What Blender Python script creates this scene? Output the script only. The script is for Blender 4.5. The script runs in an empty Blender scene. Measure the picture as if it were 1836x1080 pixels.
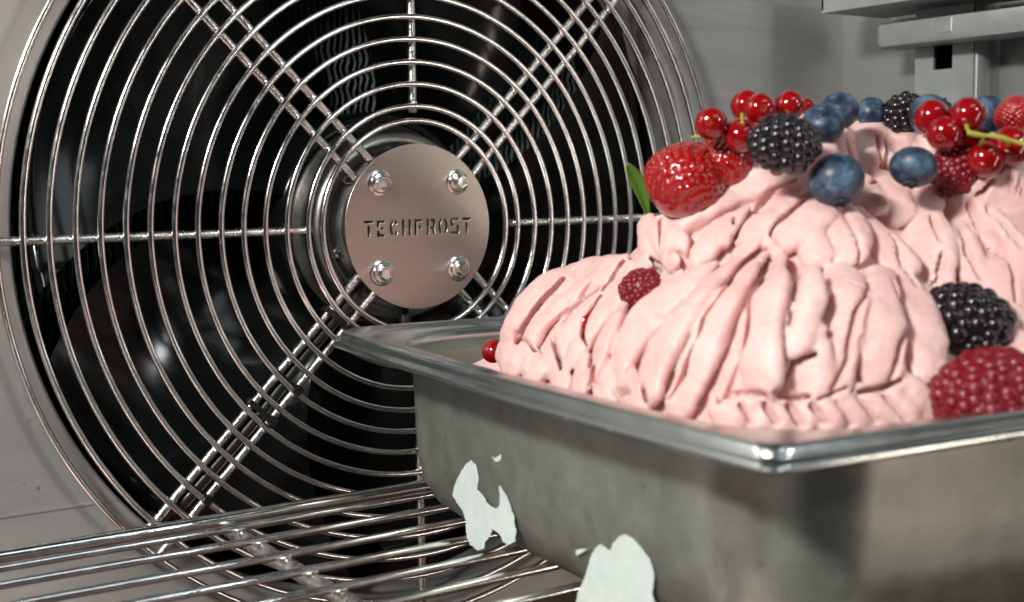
import bpy, bmesh, math, random
import numpy as np
from mathutils import Vector, Matrix, noise
random.seed(7); rng = np.random.default_rng(7)
SC = bpy.context.scene; COL = SC.collection
# ------------------------------------------------------------------ camera, world, lamps, exposure
CAM = np.array([-0.3208146, -0.5704561, 0.0254787])
CR = np.array([0.83326576, -0.5527278, -0.01265493])
CU = np.array([0.06458005, 0.07457404, 0.99512217])
CF = np.array([0.54908796, 0.83001849, -0.09783518])
FPX = 2298.33                                    # focal length in photo pixels (photo 1836 wide)
cd = bpy.data.cameras.new('camera'); cam = bpy.data.objects.new('camera', cd); COL.objects.link(cam)
cd.sensor_width = 36; cd.lens = FPX / 1836 * 36; cd.clip_start = .01; cd.clip_end = 20
M = Matrix.Identity(4)
for i in range(3):
    M[i][0] = CR[i]; M[i][1] = CU[i]; M[i][2] = -CF[i]; M[i][3] = CAM[i]
cam.matrix_world = M
cd.dof.use_dof = True; cd.dof.focus_distance = .60; cd.dof.aperture_fstop = 11
SC.camera = cam
W = bpy.data.worlds.new('World'); SC.world = W; W.use_nodes = True
W.node_tree.nodes['Background'].inputs[0].default_value = (.85, .93, 1, 1)
W.node_tree.nodes['Background'].inputs[1].default_value = .03
SC.view_settings.view_transform = 'Standard'; SC.view_settings.look = 'None'
SC.view_settings.exposure = 0; SC.view_settings.gamma = 1

def lamp(name, pos, target, sx, sy, power, col):
    l = bpy.data.lights.new(name, 'AREA'); l.shape = 'RECTANGLE'; l.size = sx; l.size_y = sy; l.energy = power; l.color = col
    o = bpy.data.objects.new(name, l); COL.objects.link(o); o.location = pos
    o.rotation_euler = (Vector(target) - Vector(pos)).to_track_quat('-Z', 'Y').to_euler(); return o
lamp('key_lamp', (-.82, -.46, .50), (0, -.1, 0), .17, .095, 13., (1, .97, .92))
lamp('second_lamp', (.28, -1.05, .42), (0, -.1, 0), .08, .08, 1.3, (.93, .97, 1))
lamp('overhead_fill', (.02, -1.0, .95), (0, -.1, 0), .60, .22, 1.4, (.86, .95, 1))  # added overhead fill light, gives the rack rods their highlights

lamp('added_side_fill', (.62, -1.10, -.20), (0, -.35, -.06), .05, .62, 1.9, (1, .84, .72))  # added tall warm fill, makes the streak on the pan's near face

# ------------------------------------------------------------------ pixel -> place helpers
def ray(px, py):
    d = CF + (px - 918) / FPX * CR - (py - 540) / FPX * CU
    return d / np.linalg.norm(d)
def onP(px, py, pt, n):
    d = ray(px, py); return CAM + d * (np.dot(np.array(pt) - CAM, n) / np.dot(d, n))
def onZ(px, py, z): return onP(px, py, (0, 0, z), np.array([0, 0, 1.]))
def onY(px, py, y): return onP(px, py, (0, y, 0), np.array([0, 1., 0]))
def onX(px, py, x): return onP(px, py, (x, 0, 0), np.array([1., 0, 0]))

# ------------------------------------------------------------------ materials
def mat(name):
    m = bpy.data.materials.new(name); m.use_nodes = True
    return m, m.node_tree.nodes, m.node_tree.links, m.node_tree.nodes['Principled BSDF']
def ramp(n, stops):
    r = n.new('ShaderNodeValToRGB'); e = r.color_ramp.elements
    e[0].position, e[0].color = stops[0][0], (*stops[0][1], 1)
    e[1].position, e[1].color = stops[-1][0], (*stops[-1][1], 1)
    for p, c in stops[1:-1]:
        x = e.new(p); x.color = (*c, 1)
    return r
def g3(v): return (v, v, v)
def noise_node(n, l, scale, detail=4, rough=.55, stretch=None, coord='Object'):
    tc = n.new('ShaderNodeTexCoord'); t = n.new('ShaderNodeTexNoise')
    t.inputs['Scale'].default_value = scale; t.inputs['Detail'].default_value = detail; t.inputs['Roughness'].default_value = rough
    if stretch:
        mp = n.new('ShaderNodeMapping'); mp.inputs['Scale'].default_value = stretch
        l.new(tc.outputs[coord], mp.inputs[0]); l.new(mp.outputs[0], t.inputs[0])
    else: l.new(tc.outputs[coord], t.inputs[0])
    return t
def metal(name, col, metallic=1., rough=(.2, .4), bump=.1, bscale=900, nscale=60, stretch=None, var=.15, bdist=.0004):
    m, n, l, b = mat(name)
    b.inputs['Metallic'].default_value = metallic
    t = noise_node(n, l, nscale, 5, .6, stretch)
    r = ramp(n, [(.3, tuple(c * (1 - var) for c in col)), (.7, tuple(min(1, c * (1 + var)) for c in col))])
    l.new(t.outputs[0], r.inputs[0]); l.new(r.outputs[0], b.inputs['Base Color'])
    mr = n.new('ShaderNodeMapRange'); mr.inputs[1].default_value = .3; mr.inputs[2].default_value = .7
    mr.inputs[3].default_value = rough[0]; mr.inputs[4].default_value = rough[1]
    l.new(t.outputs[0], mr.inputs[0]); l.new(mr.outputs[0], b.inputs['Roughness'])
    if bump:
        t2 = noise_node(n, l, bscale, 3, .6, stretch)
        bp = n.new('ShaderNodeBump'); bp.inputs['Strength'].default_value = bump; bp.inputs['Distance'].default_value = bdist
        l.new(t2.outputs[0], bp.inputs['Height']); l.new(bp.outputs[0], b.inputs['Normal'])
    return m
def plain(name, col, rough=.4, metallic=0, **kw):
    m, n, l, b = mat(name)
    b.inputs['Base Color'].default_value = (*col, 1); b.inputs['Roughness'].default_value = rough; b.inputs['Metallic'].default_value = metallic
    for k, v in kw.items(): b.inputs[k.replace('_', ' ')].default_value = v
    return m
M_WIRE = metal('steel_wire', (.86, .86, .85), 1, (.10, .22), .14, 420, 160, None, .15, .0004)
M_SPOKE = metal('steel_spoke', (.74, .72, .68), 1, (.2, .40), .6, 420, 200, None, .22, .0006)
M_PLATE = metal('brushed_plate', (.56, .515, .47), 1, (.30, .40), .12, 260, 40, (1, 1, 24), .05, .0002)
b_ = M_PLATE.node_tree.nodes['Principled BSDF']; b_.inputs['Anisotropic'].default_value = .75
cx_ = M_PLATE.node_tree.nodes.new('ShaderNodeCombineXYZ'); cx_.inputs[0].default_value = 1; M_PLATE.node_tree.links.new(cx_.outputs[0], b_.inputs['Tangent'])
M_WALL = metal('stainless_wall', (.50, .49, .475), .68, (.34, .48), .25, 130, 25, (.25, 1, 2.2), .035, .0004)
M_SIDE = metal('side_wall_steel', (.27, .28, .27), .5, (.4, .5), .25, 130, 25, None, .06, .0006)
M_RAIL = metal('rail_steel', (.38, .41, .40), .5, (.36, .5), .15, 130, 60, None, .06, .0004)
def pan_mat():
    m, n, l, b = mat('pan_steel'); b.inputs['Metallic'].default_value = .6
    t1 = noise_node(n, l, 22, 6, .65); t2 = noise_node(n, l, 70, 5, .7); t3 = noise_node(n, l, 60, 8, .75)
    r1 = ramp(n, [(.3, (.24, .255, .23)), (.7, (.33, .345, .315))]); l.new(t1.outputs[0], r1.inputs[0])
    r2 = ramp(n, [(.35, (.82, .82, .80)), (.65, (1.1, 1.1, 1.08))]); l.new(t2.outputs[0], r2.inputs[0])
    mx = n.new('ShaderNodeMix'); mx.data_type = 'RGBA'; mx.blend_type = 'MULTIPLY'; mx.inputs[0].default_value = 1
    l.new(r1.outputs[0], mx.inputs[6]); l.new(r2.outputs[0], mx.inputs[7])
    r3 = ramp(n, [(.58, g3(0)), (.80, g3(.08))]); l.new(t3.outputs[0], r3.inputs[0])   # dried milky smudges
    m2 = n.new('ShaderNodeMix'); m2.data_type = 'RGBA'; l.new(r3.outputs[0], m2.inputs[0]); l.new(mx.outputs[2], m2.inputs[6]); m2.inputs[7].default_value = (.44, .48, .45, 1)
    l.new(m2.outputs[2], b.inputs['Base Color'])
    mr = n.new('ShaderNodeMapRange'); mr.inputs[1].default_value = .3; mr.inputs[2].default_value = .7; mr.inputs[3].default_value = .27; mr.inputs[4].default_value = .40
    l.new(t2.outputs[0], mr.inputs[0]); l.new(mr.outputs[0], b.inputs['Roughness'])
    bp = n.new('ShaderNodeBump'); bp.inputs['Strength'].default_value = .08; bp.inputs['Distance'].default_value = .0005
    l.new(t3.outputs[0], bp.inputs['Height']); l.new(bp.outputs[0], b.inputs['Normal'])
    return m
M_PAN = pan_mat()
M_RIM = metal('rim_steel', (.58, .63, .61), 1, (.20, .28), .12, 140, 60, None, .08, .0003)
M_BOLT = metal('zinc_bolt', (.78, .78, .74), 1, (.16, .26), .15, 500, 300, None, .08, .0002)
M_MOTOR = metal('motor_housing', (.36, .37, .33), 1, (.28, .45), .3, 400, 60, None, .2, .0004)
M_BLACKM = plain('glossy_black_blade', (.006, .007, .007), .13, Specular_IOR_Level=.22)
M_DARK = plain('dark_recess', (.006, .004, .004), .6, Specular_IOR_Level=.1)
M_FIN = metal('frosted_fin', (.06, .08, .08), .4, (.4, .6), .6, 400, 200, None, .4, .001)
M_RUBBER = plain('black_rubber', (.012, .012, .012), .32)
M_TIE = plain('black_nylon', (.01, .01, .01), .25)
def white_mat():
    m, n, l, b = mat('white_residue'); b.inputs['Roughness'].default_value = .6
    t = noise_node(n, l, 120, 4, .6); r = ramp(n, [(.3, (.56, .66, .63)), (.7, (.66, .75, .72))]); l.new(t.outputs[0], r.inputs[0]); l.new(r.outputs[0], b.inputs['Base Color'])
    at = n.new('ShaderNodeAttribute'); at.attribute_name = 'inner'; t2 = noise_node(n, l, 900, 4, .7)
    a1 = n.new('ShaderNodeMath'); a1.operation = 'MULTIPLY_ADD'; a1.inputs[1].default_value = 1.9; l.new(at.outputs['Fac'], a1.inputs[0])
    sub = n.new('ShaderNodeMath'); sub.operation = 'MULTIPLY_ADD'; sub.inputs[1].default_value = 2.2; sub.inputs[2].default_value = -1.45; l.new(t2.outputs[0], sub.inputs[0]); l.new(sub.outputs[0], a1.inputs[2])
    cl = n.new('ShaderNodeClamp'); mu = n.new('ShaderNodeMath'); mu.operation = 'MULTIPLY'; mu.inputs[1].default_value = 2.5; l.new(a1.outputs[0], mu.inputs[0]); l.new(mu.outputs[0], cl.inputs[0]); l.new(cl.outputs[0], b.inputs['Alpha'])
    bp = n.new('ShaderNodeBump'); bp.inputs['Strength'].default_value = .5; bp.inputs['Distance'].default_value = .0006; l.new(t.outputs[0], bp.inputs['Height']); l.new(bp.outputs[0], b.inputs['Normal'])
    return m
M_WHITE = white_mat()
M_STEM = plain('currant_stem_green', (.33, .34, .04), .45, Subsurface_Weight=.2, Subsurface_Scale=.001)
M_LEAF = plain('leaf_green', (.08, .19, .015), .4, Subsurface_Weight=.1, Subsurface_Scale=.001)
M_DROP = plain('water_drop', (1, 1, 1), .03, Transmission_Weight=1., IOR=1.33)

def cream_mat():
    m, n, l, b = mat('pink_ice_cream')
    t = noise_node(n, l, 38, 6, .6)
    r = ramp(n, [(.3, (.76, .475, .445)), (.55, (.81, .55, .52)), (.75, (.87, .66, .62))])
    l.new(t.outputs[0], r.inputs[0]); l.new(r.outputs[0], b.inputs['Base Color'])
    b.inputs['Roughness'].default_value = .46
    b.inputs['Subsurface Weight'].default_value = .7
    b.inputs['Subsurface Radius'].default_value = (1., .16, .13); b.inputs['Subsurface Scale'].default_value = .0040
    t2 = noise_node(n, l, 260, 5, .62); t3 = noise_node(n, l, 1100, 3, .6)
    b1 = n.new('ShaderNodeBump'); b1.inputs['Strength'].default_value = .6; b1.inputs['Distance'].default_value = .0012
    b2 = n.new('ShaderNodeBump'); b2.inputs['Strength'].default_value = .25; b2.inputs['Distance'].default_value = .0004
    l.new(t2.outputs[0], b1.inputs['Height']); l.new(t3.outputs[0], b2.inputs['Height'])
    l.new(b1.outputs[0], b2.inputs['Normal']); l.new(b2.outputs[0], b.inputs['Normal'])
    return m
M_CREAM = cream_mat()
def fruit(name, c1, c2, rough, sss, rad, scale=300, bump=0., coat=.0, spec=.5):
    m, n, l, b = mat(name)
    t = noise_node(n, l, scale, 4, .6)
    r = ramp(n, [(.35, c1), (.65, c2)]); l.new(t.outputs[0], r.inputs[0]); l.new(r.outputs[0], b.inputs['Base Color'])
    b.inputs['Roughness'].default_value = rough
    b.inputs['Subsurface Weight'].default_value = sss; b.inputs['Subsurface Radius'].default_value = rad; b.inputs['Subsurface Scale'].default_value = .002
    b.inputs['Coat Weight'].default_value = coat; b.inputs['Coat Roughness'].default_value = .04; b.inputs['Specular IOR Level'].default_value = spec
    if bump:
        bp = n.new('ShaderNodeBump'); bp.inputs['Strength'].default_value = bump; bp.inputs['Distance'].default_value = .0005
        l.new(t.outputs[0], bp.inputs['Height']); l.new(bp.outputs[0], b.inputs['Normal'])
    return m
M_CURR = fruit('red_currant_skin', (.22, .001, .003), (.30, .003, .005), .10, .25, (1, .1, .05), 200, 0, .6)
M_STRAW = fruit('strawberry_skin', (.30, .0015, .005), (.40, .004, .009), .15, .2, (1, .1, .08), 250, .1, 1)
M_SEED = plain('strawberry_seed', (.50, .17, .03), .35)
M_RASP = fruit('raspberry_drupelet', (.15, .0004, .006), (.22, .0008, .013), .36, .3, (1, .1, .15), 400, .1, .15)
M_BLACKB = fruit('blackberry_drupelet', (.006, .005, .008), (.016, .010, .014), .2, 0, (1, 1, 1), 300, .1, .3)
M_CALYX = plain('dried_calyx', (.30, .16, .06), .8)
def blue_mat():
    m, n, l, b = mat('blueberry_bloom')
    t = noise_node(n, l, 110, 6, .68)
    r = ramp(n, [(.36, (.008, .013, .026)), (.50, (.030, .056, .10)), (.68, (.12, .20, .29))])
    l.new(t.outputs[0], r.inputs[0]); l.new(r.outputs[0], b.inputs['Base Color'])
    mr = n.new('ShaderNodeMapRange'); mr.inputs[3].default_value = .24; mr.inputs[4].default_value = .6
    l.new(t.outputs[0], mr.inputs[0]); l.new(mr.outputs[0], b.inputs['Roughness'])
    return m
M_BLUE = blue_mat()

# ------------------------------------------------------------------ objects
def setp(o, label=None, cat=None, group=None, kind=None):
    if label: o['label'] = label
    if cat: o['category'] = cat
    if group: o['group'] = group
    if kind: o['kind'] = kind
    return o
def mesh_obj(name, V, F, m, parent=None, smooth=True, angle=None):
    me = bpy.data.meshes.new(name); V = np.asarray(V, float)
    me.from_pydata([tuple(v) for v in V], [], [tuple(int(i) for i in f) for f in F])
    if smooth:
        me.polygons.foreach_set('use_smooth', [True] * len(me.polygons))
        if angle: me.set_sharp_from_angle(angle=math.radians(angle))
    me.materials.append(m); me.update()
    o = bpy.data.objects.new(name, me); COL.objects.link(o)
    if parent: o.parent = parent
    return o
def empty(name, loc, parent=None):
    o = bpy.data.objects.new(name, None); o.empty_display_size = .01; COL.objects.link(o); o.location = loc
    if parent: o.parent = parent
    return o
def share(src, name, parent, mtx):
    o = bpy.data.objects.new(name, src.data); COL.objects.link(o); o.parent = parent; o.matrix_local = mtx; return o
def tube(P, r, seg=12, closed=False, cap=True):
    P = np.asarray(P, float); n = len(P); R = np.broadcast_to(np.asarray(r, float), (n,))
    if closed: T = np.roll(P, -1, 0) - np.roll(P, 1, 0)
    else: T = np.gradient(P, axis=0)
    T /= np.linalg.norm(T, axis=1)[:, None]
    up = np.array([0, 0, 1.]) if abs(T[0][2]) < .9 else np.array([1., 0, 0])
    if closed: up = np.array([0, 1., 0])          # planar rings lie in XZ
    V = []; prev = None
    for i in range(n):
        a = (up if prev is None or closed else prev); a = a - T[i] * np.dot(a, T[i]); a /= np.linalg.norm(a); prev = a
        b = np.cross(T[i], a)
        for k in range(seg):
            t = 2 * math.pi * k / seg; V.append(P[i] + R[i] * (math.cos(t) * a + math.sin(t) * b))
    F = []
    for i in range(n if closed else n - 1):
        j = (i + 1) % n
        for k in range(seg):
            k2 = (k + 1) % seg; F.append((i * seg + k, i * seg + k2, j * seg + k2, j * seg + k))
    if not closed and cap: F.append(tuple(range(seg - 1, -1, -1))); F.append(tuple((n - 1) * seg + k for k in range(seg)))
    return V, F
def join(parts):
    V, F = [], []
    for v, f in parts:
        o = len(V); V += [tuple(x) for x in v]; F += [tuple(i + o for i in q) for q in f]
    return V, F
def box(x0, x1, y0, y1, z0, z1):
    V = [(x, y, z) for x in (x0, x1) for y in (y0, y1) for z in (z0, z1)]
    return V, [(0, 1, 3, 2), (4, 6, 7, 5), (0, 4, 5, 1), (2, 3, 7, 6), (0, 2, 6, 4), (1, 5, 7, 3)]
def bevel(o, w, seg=2):
    b = o.modifiers.new('bevel', 'BEVEL'); b.width = w; b.segments = seg; b.limit_method = 'ANGLE'; b.angle_limit = math.radians(40); return o
def lathe_y(prof, seg=64, cx=0, cz=0):            # profile (radius, y), axis = Y
    V, F = [], []
    for (r, y) in prof:
        for k in range(seg):
            t = 2 * math.pi * k / seg; V.append((cx + r * math.cos(t), y, cz + r * math.sin(t)))
    for i in range(len(prof) - 1):
        for k in range(seg):
            k2 = (k + 1) % seg; F.append((i * seg + k, (i + 1) * seg + k, (i + 1) * seg + k2, i * seg + k2))
    return V, F
def uvsphere(nu=24, nv=16):
    V = [(0, 0, 1.)]; F = []
    for j in range(1, nv):
        p = math.pi * j / nv
        for i in range(nu):
            t = 2 * math.pi * i / nu; V.append((math.sin(p) * math.cos(t), math.sin(p) * math.sin(t), math.cos(p)))
    V.append((0, 0, -1.)); L = len(V) - 1
    for i in range(nu):
        F.append((0, 1 + i, 1 + (i + 1) % nu)); F.append((L, 1 + (nv - 2) * nu + (i + 1) % nu, 1 + (nv - 2) * nu + i))
    for j in range(nv - 2):
        for i in range(nu):
            a = 1 + j * nu + i; b = 1 + j * nu + (i + 1) % nu; F.append((a, a + nu, b + nu, b))
    return np.array(V), F

# ------------------------------------------------------------------ setting: walls, floor
WY = .012; XC = .3242; HR = .195
# back wall with the round fan opening
V, F = [], []
N = 192
def sq(t):                                         # ray to wall rectangle
    c, s = math.cos(t), math.sin(t); k = 1e9
    if c > 1e-9: k = min(k, XC / c)
    if c < -1e-9: k = min(k, -.75 / c)
    if s > 1e-9: k = min(k, .55 / s)
    if s < -1e-9: k = min(k, -.30 / s)
    return c * k, s * k
angs = sorted(set([2 * math.pi * i / N for i in range(N)] + [math.atan2(z, x) % (2 * math.pi) for x in (XC, -.75) for z in (.55, -.30)]))
N = len(angs)
rings_w = [lambda t: (HR * math.cos(t), WY + .030, HR * math.sin(t)), lambda t: (HR * math.cos(t), WY + .0015, HR * math.sin(t)),
           lambda t: ((HR + .0015) * math.cos(t), WY, (HR + .0015) * math.sin(t)), lambda t: (sq(t)[0], WY, sq(t)[1])]
for rf in rings_w:
    for t in angs: V.append(rf(t))
for j in range(3):
    for i in range(N):
        i2 = (i + 1) % N; F.append((j * N + i, j * N + i2, (j + 1) * N + i2, (j + 1) * N + i))
setp(mesh_obj('back_wall', V, F, M_WALL, smooth=True, angle=50), 'stainless steel back panel with the round fan opening', 'wall', kind='structure')
setp(mesh_obj('lower_seam', *box(-.75, -.142, WY - .0007, WY + .001, -.1375, -.1365), M_WALL, smooth=False), 'thin pressed line low on the back panel', 'seam', kind='structure')
setp(mesh_obj('side_wall', *box(XC, XC + .004, -.45, WY + .05, -.30, .55), M_SIDE, smooth=False), 'stainless side panel of the freezer behind the rails', 'wall', kind='structure')
M_FLOOR = metal('floor_steel', (.20, .13, .11), .8, (.25, .45), .4, 60, 20, None, .2, .001)
setp(mesh_obj('chamber_floor', *box(-.75, XC, -.46, WY, -.216, -.212), M_FLOOR, smooth=False), 'brownish stainless floor under the wire rack', 'floor', kind='structure')
# weld line on the wall
z1 = -.1205
setp(mesh_obj('wall_seam', *box(-.75, -.155, WY - .0006, WY + .001, z1 - .0006, z1 + .0004), M_WALL, smooth=False), 'faint horizontal seam line on the back panel', 'seam', kind='structure')
# fan shroud and evaporator chamber
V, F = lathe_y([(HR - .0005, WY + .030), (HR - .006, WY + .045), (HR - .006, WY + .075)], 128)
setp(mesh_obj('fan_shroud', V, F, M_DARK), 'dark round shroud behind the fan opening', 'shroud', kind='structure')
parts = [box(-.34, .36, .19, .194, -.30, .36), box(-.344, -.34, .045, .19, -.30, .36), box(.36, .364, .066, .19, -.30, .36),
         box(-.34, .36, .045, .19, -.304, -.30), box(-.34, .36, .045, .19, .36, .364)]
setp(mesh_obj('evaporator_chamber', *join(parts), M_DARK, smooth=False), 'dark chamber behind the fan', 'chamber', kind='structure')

# ------------------------------------------------------------------ evaporator coil: wavy fins
coil = setp(empty('evaporator_coil', (0, .10, -.21)), 'wavy frosted aluminium fins standing in the dark behind the fan', 'evaporator')
def wavy(z0, z1, w):
    zs = np.linspace(z0, z1, 130); V = []; F = []
    for i, z in enumerate(zs):
        wv = .0007 * math.sin(z * 520) + .0004 * math.sin(z * 1310 + 1)
        for x, y in ((-w, 0), (w, 0), (w, .03), (-w, .03)): V.append((x + wv, y, z))
    for i in range(len(zs) - 1):
        for k in range(4):
            a = i * 4 + k; b = i * 4 + (k + 1) % 4; F.append((a, b, b + 4, a + 4))
    return V, F
f0 = mesh_obj('fin', *wavy(0, .42, .00042), M_FIN, coil)
f0.location = (-.215, 0, 0)
for i in range(1, 108):
    share(f0, 'fin', coil, Matrix.Translation((-.215 + .004 * i, random.uniform(-.0006, .0006), random.uniform(-.004, 0))))

# ------------------------------------------------------------------ axial fan
fan = setp(empty('axial_fan', (0, .03, 0)), 'black bladed axial fan with round silver motor behind the wire guard', 'fan')
prof = [(0, .020), (.030, .020), (.032, .0192), (.034, .0195), (.036, .0215), (.0395, .0215), (.041, .0185), (.044, .0175), (.047, .0180), (.049, .0205), (.0495, .026), (.0495, .034), (.053, .036), (.054, .040), (.054, .085)]
V, F = lathe_y([(r, y - .03) for r, y in prof], 96); mesh_obj('motor', V, F, M_MOTOR, fan)
V, F = lathe_y([(.0545, .008), (.058, .009), (.0600, .013), (.060, .050)], 96); mesh_obj('hub_ring', V, F, M_BLACKM, fan)
for k in range(6):
    t = math.radians(20 + 60 * k); c = (.0378 * math.cos(t), .0378 * math.sin(t))
    V, F = lathe_y([(.0, -.0105), (.0026, -.0105), (.003, -.0100), (.003, -.008)], 16, *c); mesh_obj('screw', V, F, M_BOLT, fan)
def blade():
    V, F = [], []; nr, nc = 26, 22
    for side in (0, 1):
        for i in range(nr):
            u = i / (nr - 1); r = .056 + u * (.186 - .056)
            sweep = math.radians(-2 + 26 * u ** 1.4)
            half = math.radians(31.5 - 2 * u)
            pitch = .026 * (1 - .25 * u)
            for j in range(nc):
                v = j / (nc - 1) * 2 - 1; t = sweep + v * half
                y = .020 - .25 * (r - .12) - v * pitch + .010 * (1 - v * v) + (.0014 * side * (1 - v ** 4))
                V.append((r * math.cos(t), y, r * math.sin(t)))
    o = nr * nc
    for i in range(nr - 1):
        for j in range(nc - 1):
            a = i * nc + j; F.append((a, a + 1, a + nc + 1, a + nc)); F.append((o + a, o + a + nc, o + a + nc + 1, o + a + 1))
    for i in range(nr - 1):
        pass
    for j in range(nc - 1):
        for i in (0, nr - 1): a = i * nc + j; F.append((a, a + 1, o + a + 1, o + a))
    return V, F
b0 = mesh_obj('blade', *blade(), M_BLACKM, fan)
for k in range(5):
    mt = Matrix.Rotation(-math.radians(62 + 72 * k), 4, 'Y')
    if k == 0: b0.matrix_local = mt
    else: share(b0, 'blade', fan, mt)

# ------------------------------------------------------------------ wire guard
guard = setp(empty('fan_guard', (0, 0, -.2037)), 'round stainless wire fan guard with a TECHFROST centre plate', 'fan guard')
GO = np.array([0, 0, .2037])                       # children are in guard space
def gobj(name, vf, m, parent=guard, **k):
    V = np.array([tuple(v) for v in vf[0]]) + GO
    return mesh_obj(name, V, vf[1], m, parent, **k)
def circ(R, y, n=200): return [(R * math.cos(2 * math.pi * i / n), y, R * math.sin(2 * math.pi * i / n)) for i in range(n)]
S = .011
radii = [.0533] + [.0608 + (k - 2) * S for k in range(2, 15)]
for R in radii:
    ph = random.uniform(0, 6)
    P = [((R + .00015 * math.sin(2 * a + ph)) * math.cos(a), .0001 * math.sin(3 * a + ph), (R + .00015 * math.sin(2 * a + ph)) * math.sin(a)) for a in [2 * math.pi * i / 220 for i in range(220)]]
    gobj('ring', tube(P, .0015, 12, True), M_WIRE)
gobj('outer_ring', tube(circ(.2037, .0015, 240), .0015, 12, True), M_WIRE)
SY = .0034
def spoke(r0, r1, ang, off, rad):
    c, s = math.cos(ang), math.sin(ang)
    pt = lambda r, y: (r * c - off * s, y, r * s + off * c)
    rs = list(np.linspace(r0, r1 - .003, 24))
    P = [pt(r, SY) for r in rs] + [pt(r1 - .001, SY + .0006), pt(r1, SY + .002), pt(r1 + .0005, WY + .001)]
    return tube(P, rad, 14)
for a in (0, 90, 180, 270): gobj('spoke', spoke(.0575, .2052, math.radians(a), 0, .0021), M_SPOKE)
for a in (45, 135, 225, 315):
    for off in (-.0062, .0062):
        gobj('diagonal_spoke', spoke(.030, .2052, math.radians(a), off, .0021), M_SPOKE)
beads = []
for R in radii[1:]:
    for a_, off in [(math.radians(q), 0) for q in (0, 90, 180, 270)] + [(math.radians(q), w) for q in (45, 135, 225, 315) for w in (-.0062, .0062)]:
        rr = math.sqrt(max(0, R * R - off * off)); c_, s_ = math.cos(a_), math.sin(a_); sv, sf = uvsphere(8, 6)
        for sg in (-1, 1):
            k_ = random.uniform(.8, 1.25); e_ = rr + sg * .0013
            beads.append((sv * np.array([.0013, .0010, .0013]) * k_ + [e_ * c_ - off * s_, .0013, e_ * s_ + off * c_], sf))
wb = gobj('weld_beads', join(beads), M_SPOKE); wb['kind'] = 'stuff'
# centre plate with cut letters
def plate_mesh():
    cu = bpy.data.curves.new('tmp', 'CURVE'); cu.dimensions = '2D'; cu.fill_mode = 'BOTH'; cu.extrude = .0006; cu.bevel_depth = .0002; cu.bevel_resolution = 1
    def poly(pts):
        s = cu.splines.new('POLY'); s.points.add(len(pts) - 1)
        for q, (x, z) in zip(s.points, pts): q.co = (x, z, 0, 1)
        s.use_cyclic_u = True
    poly([(.0417 * math.cos(2 * math.pi * i / 160), .0417 * math.sin(2 * math.pi * i / 160)) for i in range(160)])
    H, Wd, p, x0, zb = .0086, .0054, .00710, -.0316, -.0046
    t = .00172; g = .0011
    def L(i, pts): poly([(x0 + i * p + x, zb + z) for x, z in pts])
    def R(i, xa, xb, za, zb_): L(i, [(xa, za), (xb, za), (xb, zb_), (xa, zb_)])
    mid = H / 2
    def stemT(i):
        R(i, 0, Wd, H - t, H); R(i, Wd / 2 - t / 2, Wd / 2 + t / 2, 0, H - t - .0009)
    stemT(0)
    L(1, [(0, 0), (Wd - .0008, 0), (Wd - .0008, t), (t, t), (t, mid - .001), (0, mid - .001)])
    L(1, [(0, mid + .0004), (t, mid + .0004), (t, H - t), (Wd - .0008, H - t), (Wd - .0008, H), (0, H)])
    R(1, t + .0005, Wd - .0012, mid - t / 2, mid + t / 2)
    def arc(cx, cz, rx, rz, a0, a1, n=12, t=t):
        o = [(cx + rx * math.cos(a), cz + rz * math.sin(a)) for a in np.radians(np.linspace(a0, a1, n))]
        q = [(cx + (rx - t) * math.cos(a), cz + (rz - t) * math.sin(a)) for a in np.radians(np.linspace(a1, a0, n))]
        return o + q
    L(2, arc(Wd / 2, mid, Wd / 2, mid, 100, 262)); L(2, arc(Wd / 2, mid, Wd / 2, mid, 30, 78)); L(2, arc(Wd / 2, mid, Wd / 2, mid, 282, 330))
    R(3, 0, t, 0, H); R(3, Wd - t, Wd, 0, H); R(3, t + .0006, Wd - t - .0006, mid - t / 2, mid + t / 2)
    L(4, [(0, 0), (t, 0), (t, H - t), (Wd - .0006, H - t), (Wd - .0006, H), (0, H)]); R(4, t + .0006, Wd - .001, mid - t / 2, mid + t / 2)
    R(5, 0, t, 0, H)
    L(5, [(t + .0006, H), (t + .0006, H - t), (Wd - t - .0004, H - t), (Wd - t, H - t - .0006), (Wd - t, mid + .0006), (Wd - t - .0004, mid + .0002), (t + .0006, mid + .0002), (t + .0006, mid - t + .0002), (Wd - .0020, mid - t + .0002), (Wd - t, 0), (Wd + .0002, 0), (Wd - .0006, mid - .0004), (Wd, mid + .0006), (Wd, H - .0008), (Wd - .0008, H)])
    L(6, arc(Wd / 2 - .0003, mid, Wd / 2, mid, 100, 260)); L(6, arc(Wd / 2 + .0003, mid, Wd / 2, mid, -80, 80))
    L(7, [(Wd, H), (Wd, H - t), (t, H - t), (t, mid + .0014), (Wd - t - .0012, mid + .0010), (Wd - t - .0012, mid - .0004), (.0006, mid - .0002), (0, mid + .0006), (0, H - .0008), (.0008, H)])
    L(7, [(0, 0), (0, t), (Wd - t, t), (Wd - t, mid + .0002), (Wd - .0012, mid + .0012), (Wd, mid), (Wd, .0008), (Wd - .0008, 0)])
    stemT(8)
    o = bpy.data.objects.new('tmp', cu); COL.objects.link(o)
    dg = bpy.context.evaluated_depsgraph_get(); dg.update()
    me = bpy.data.meshes.new_from_object(o.evaluated_get(dg)); bpy.data.objects.remove(o)
    me.transform(Matrix.Rotation(math.radians(90), 4, 'X'))
    return me
me = plate_mesh(); me.materials.clear(); me.materials.append(M_PLATE); me.name = 'centre_plate'
pl = bpy.data.objects.new('centre_plate', me); COL.objects.link(pl); pl.parent = guard; pl.location = (0, -.0006, .2037)
pl['label'] = 'round brushed plate with stencil-cut letters TECHFROST'
FY = -.0014                                        # plate front face
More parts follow.
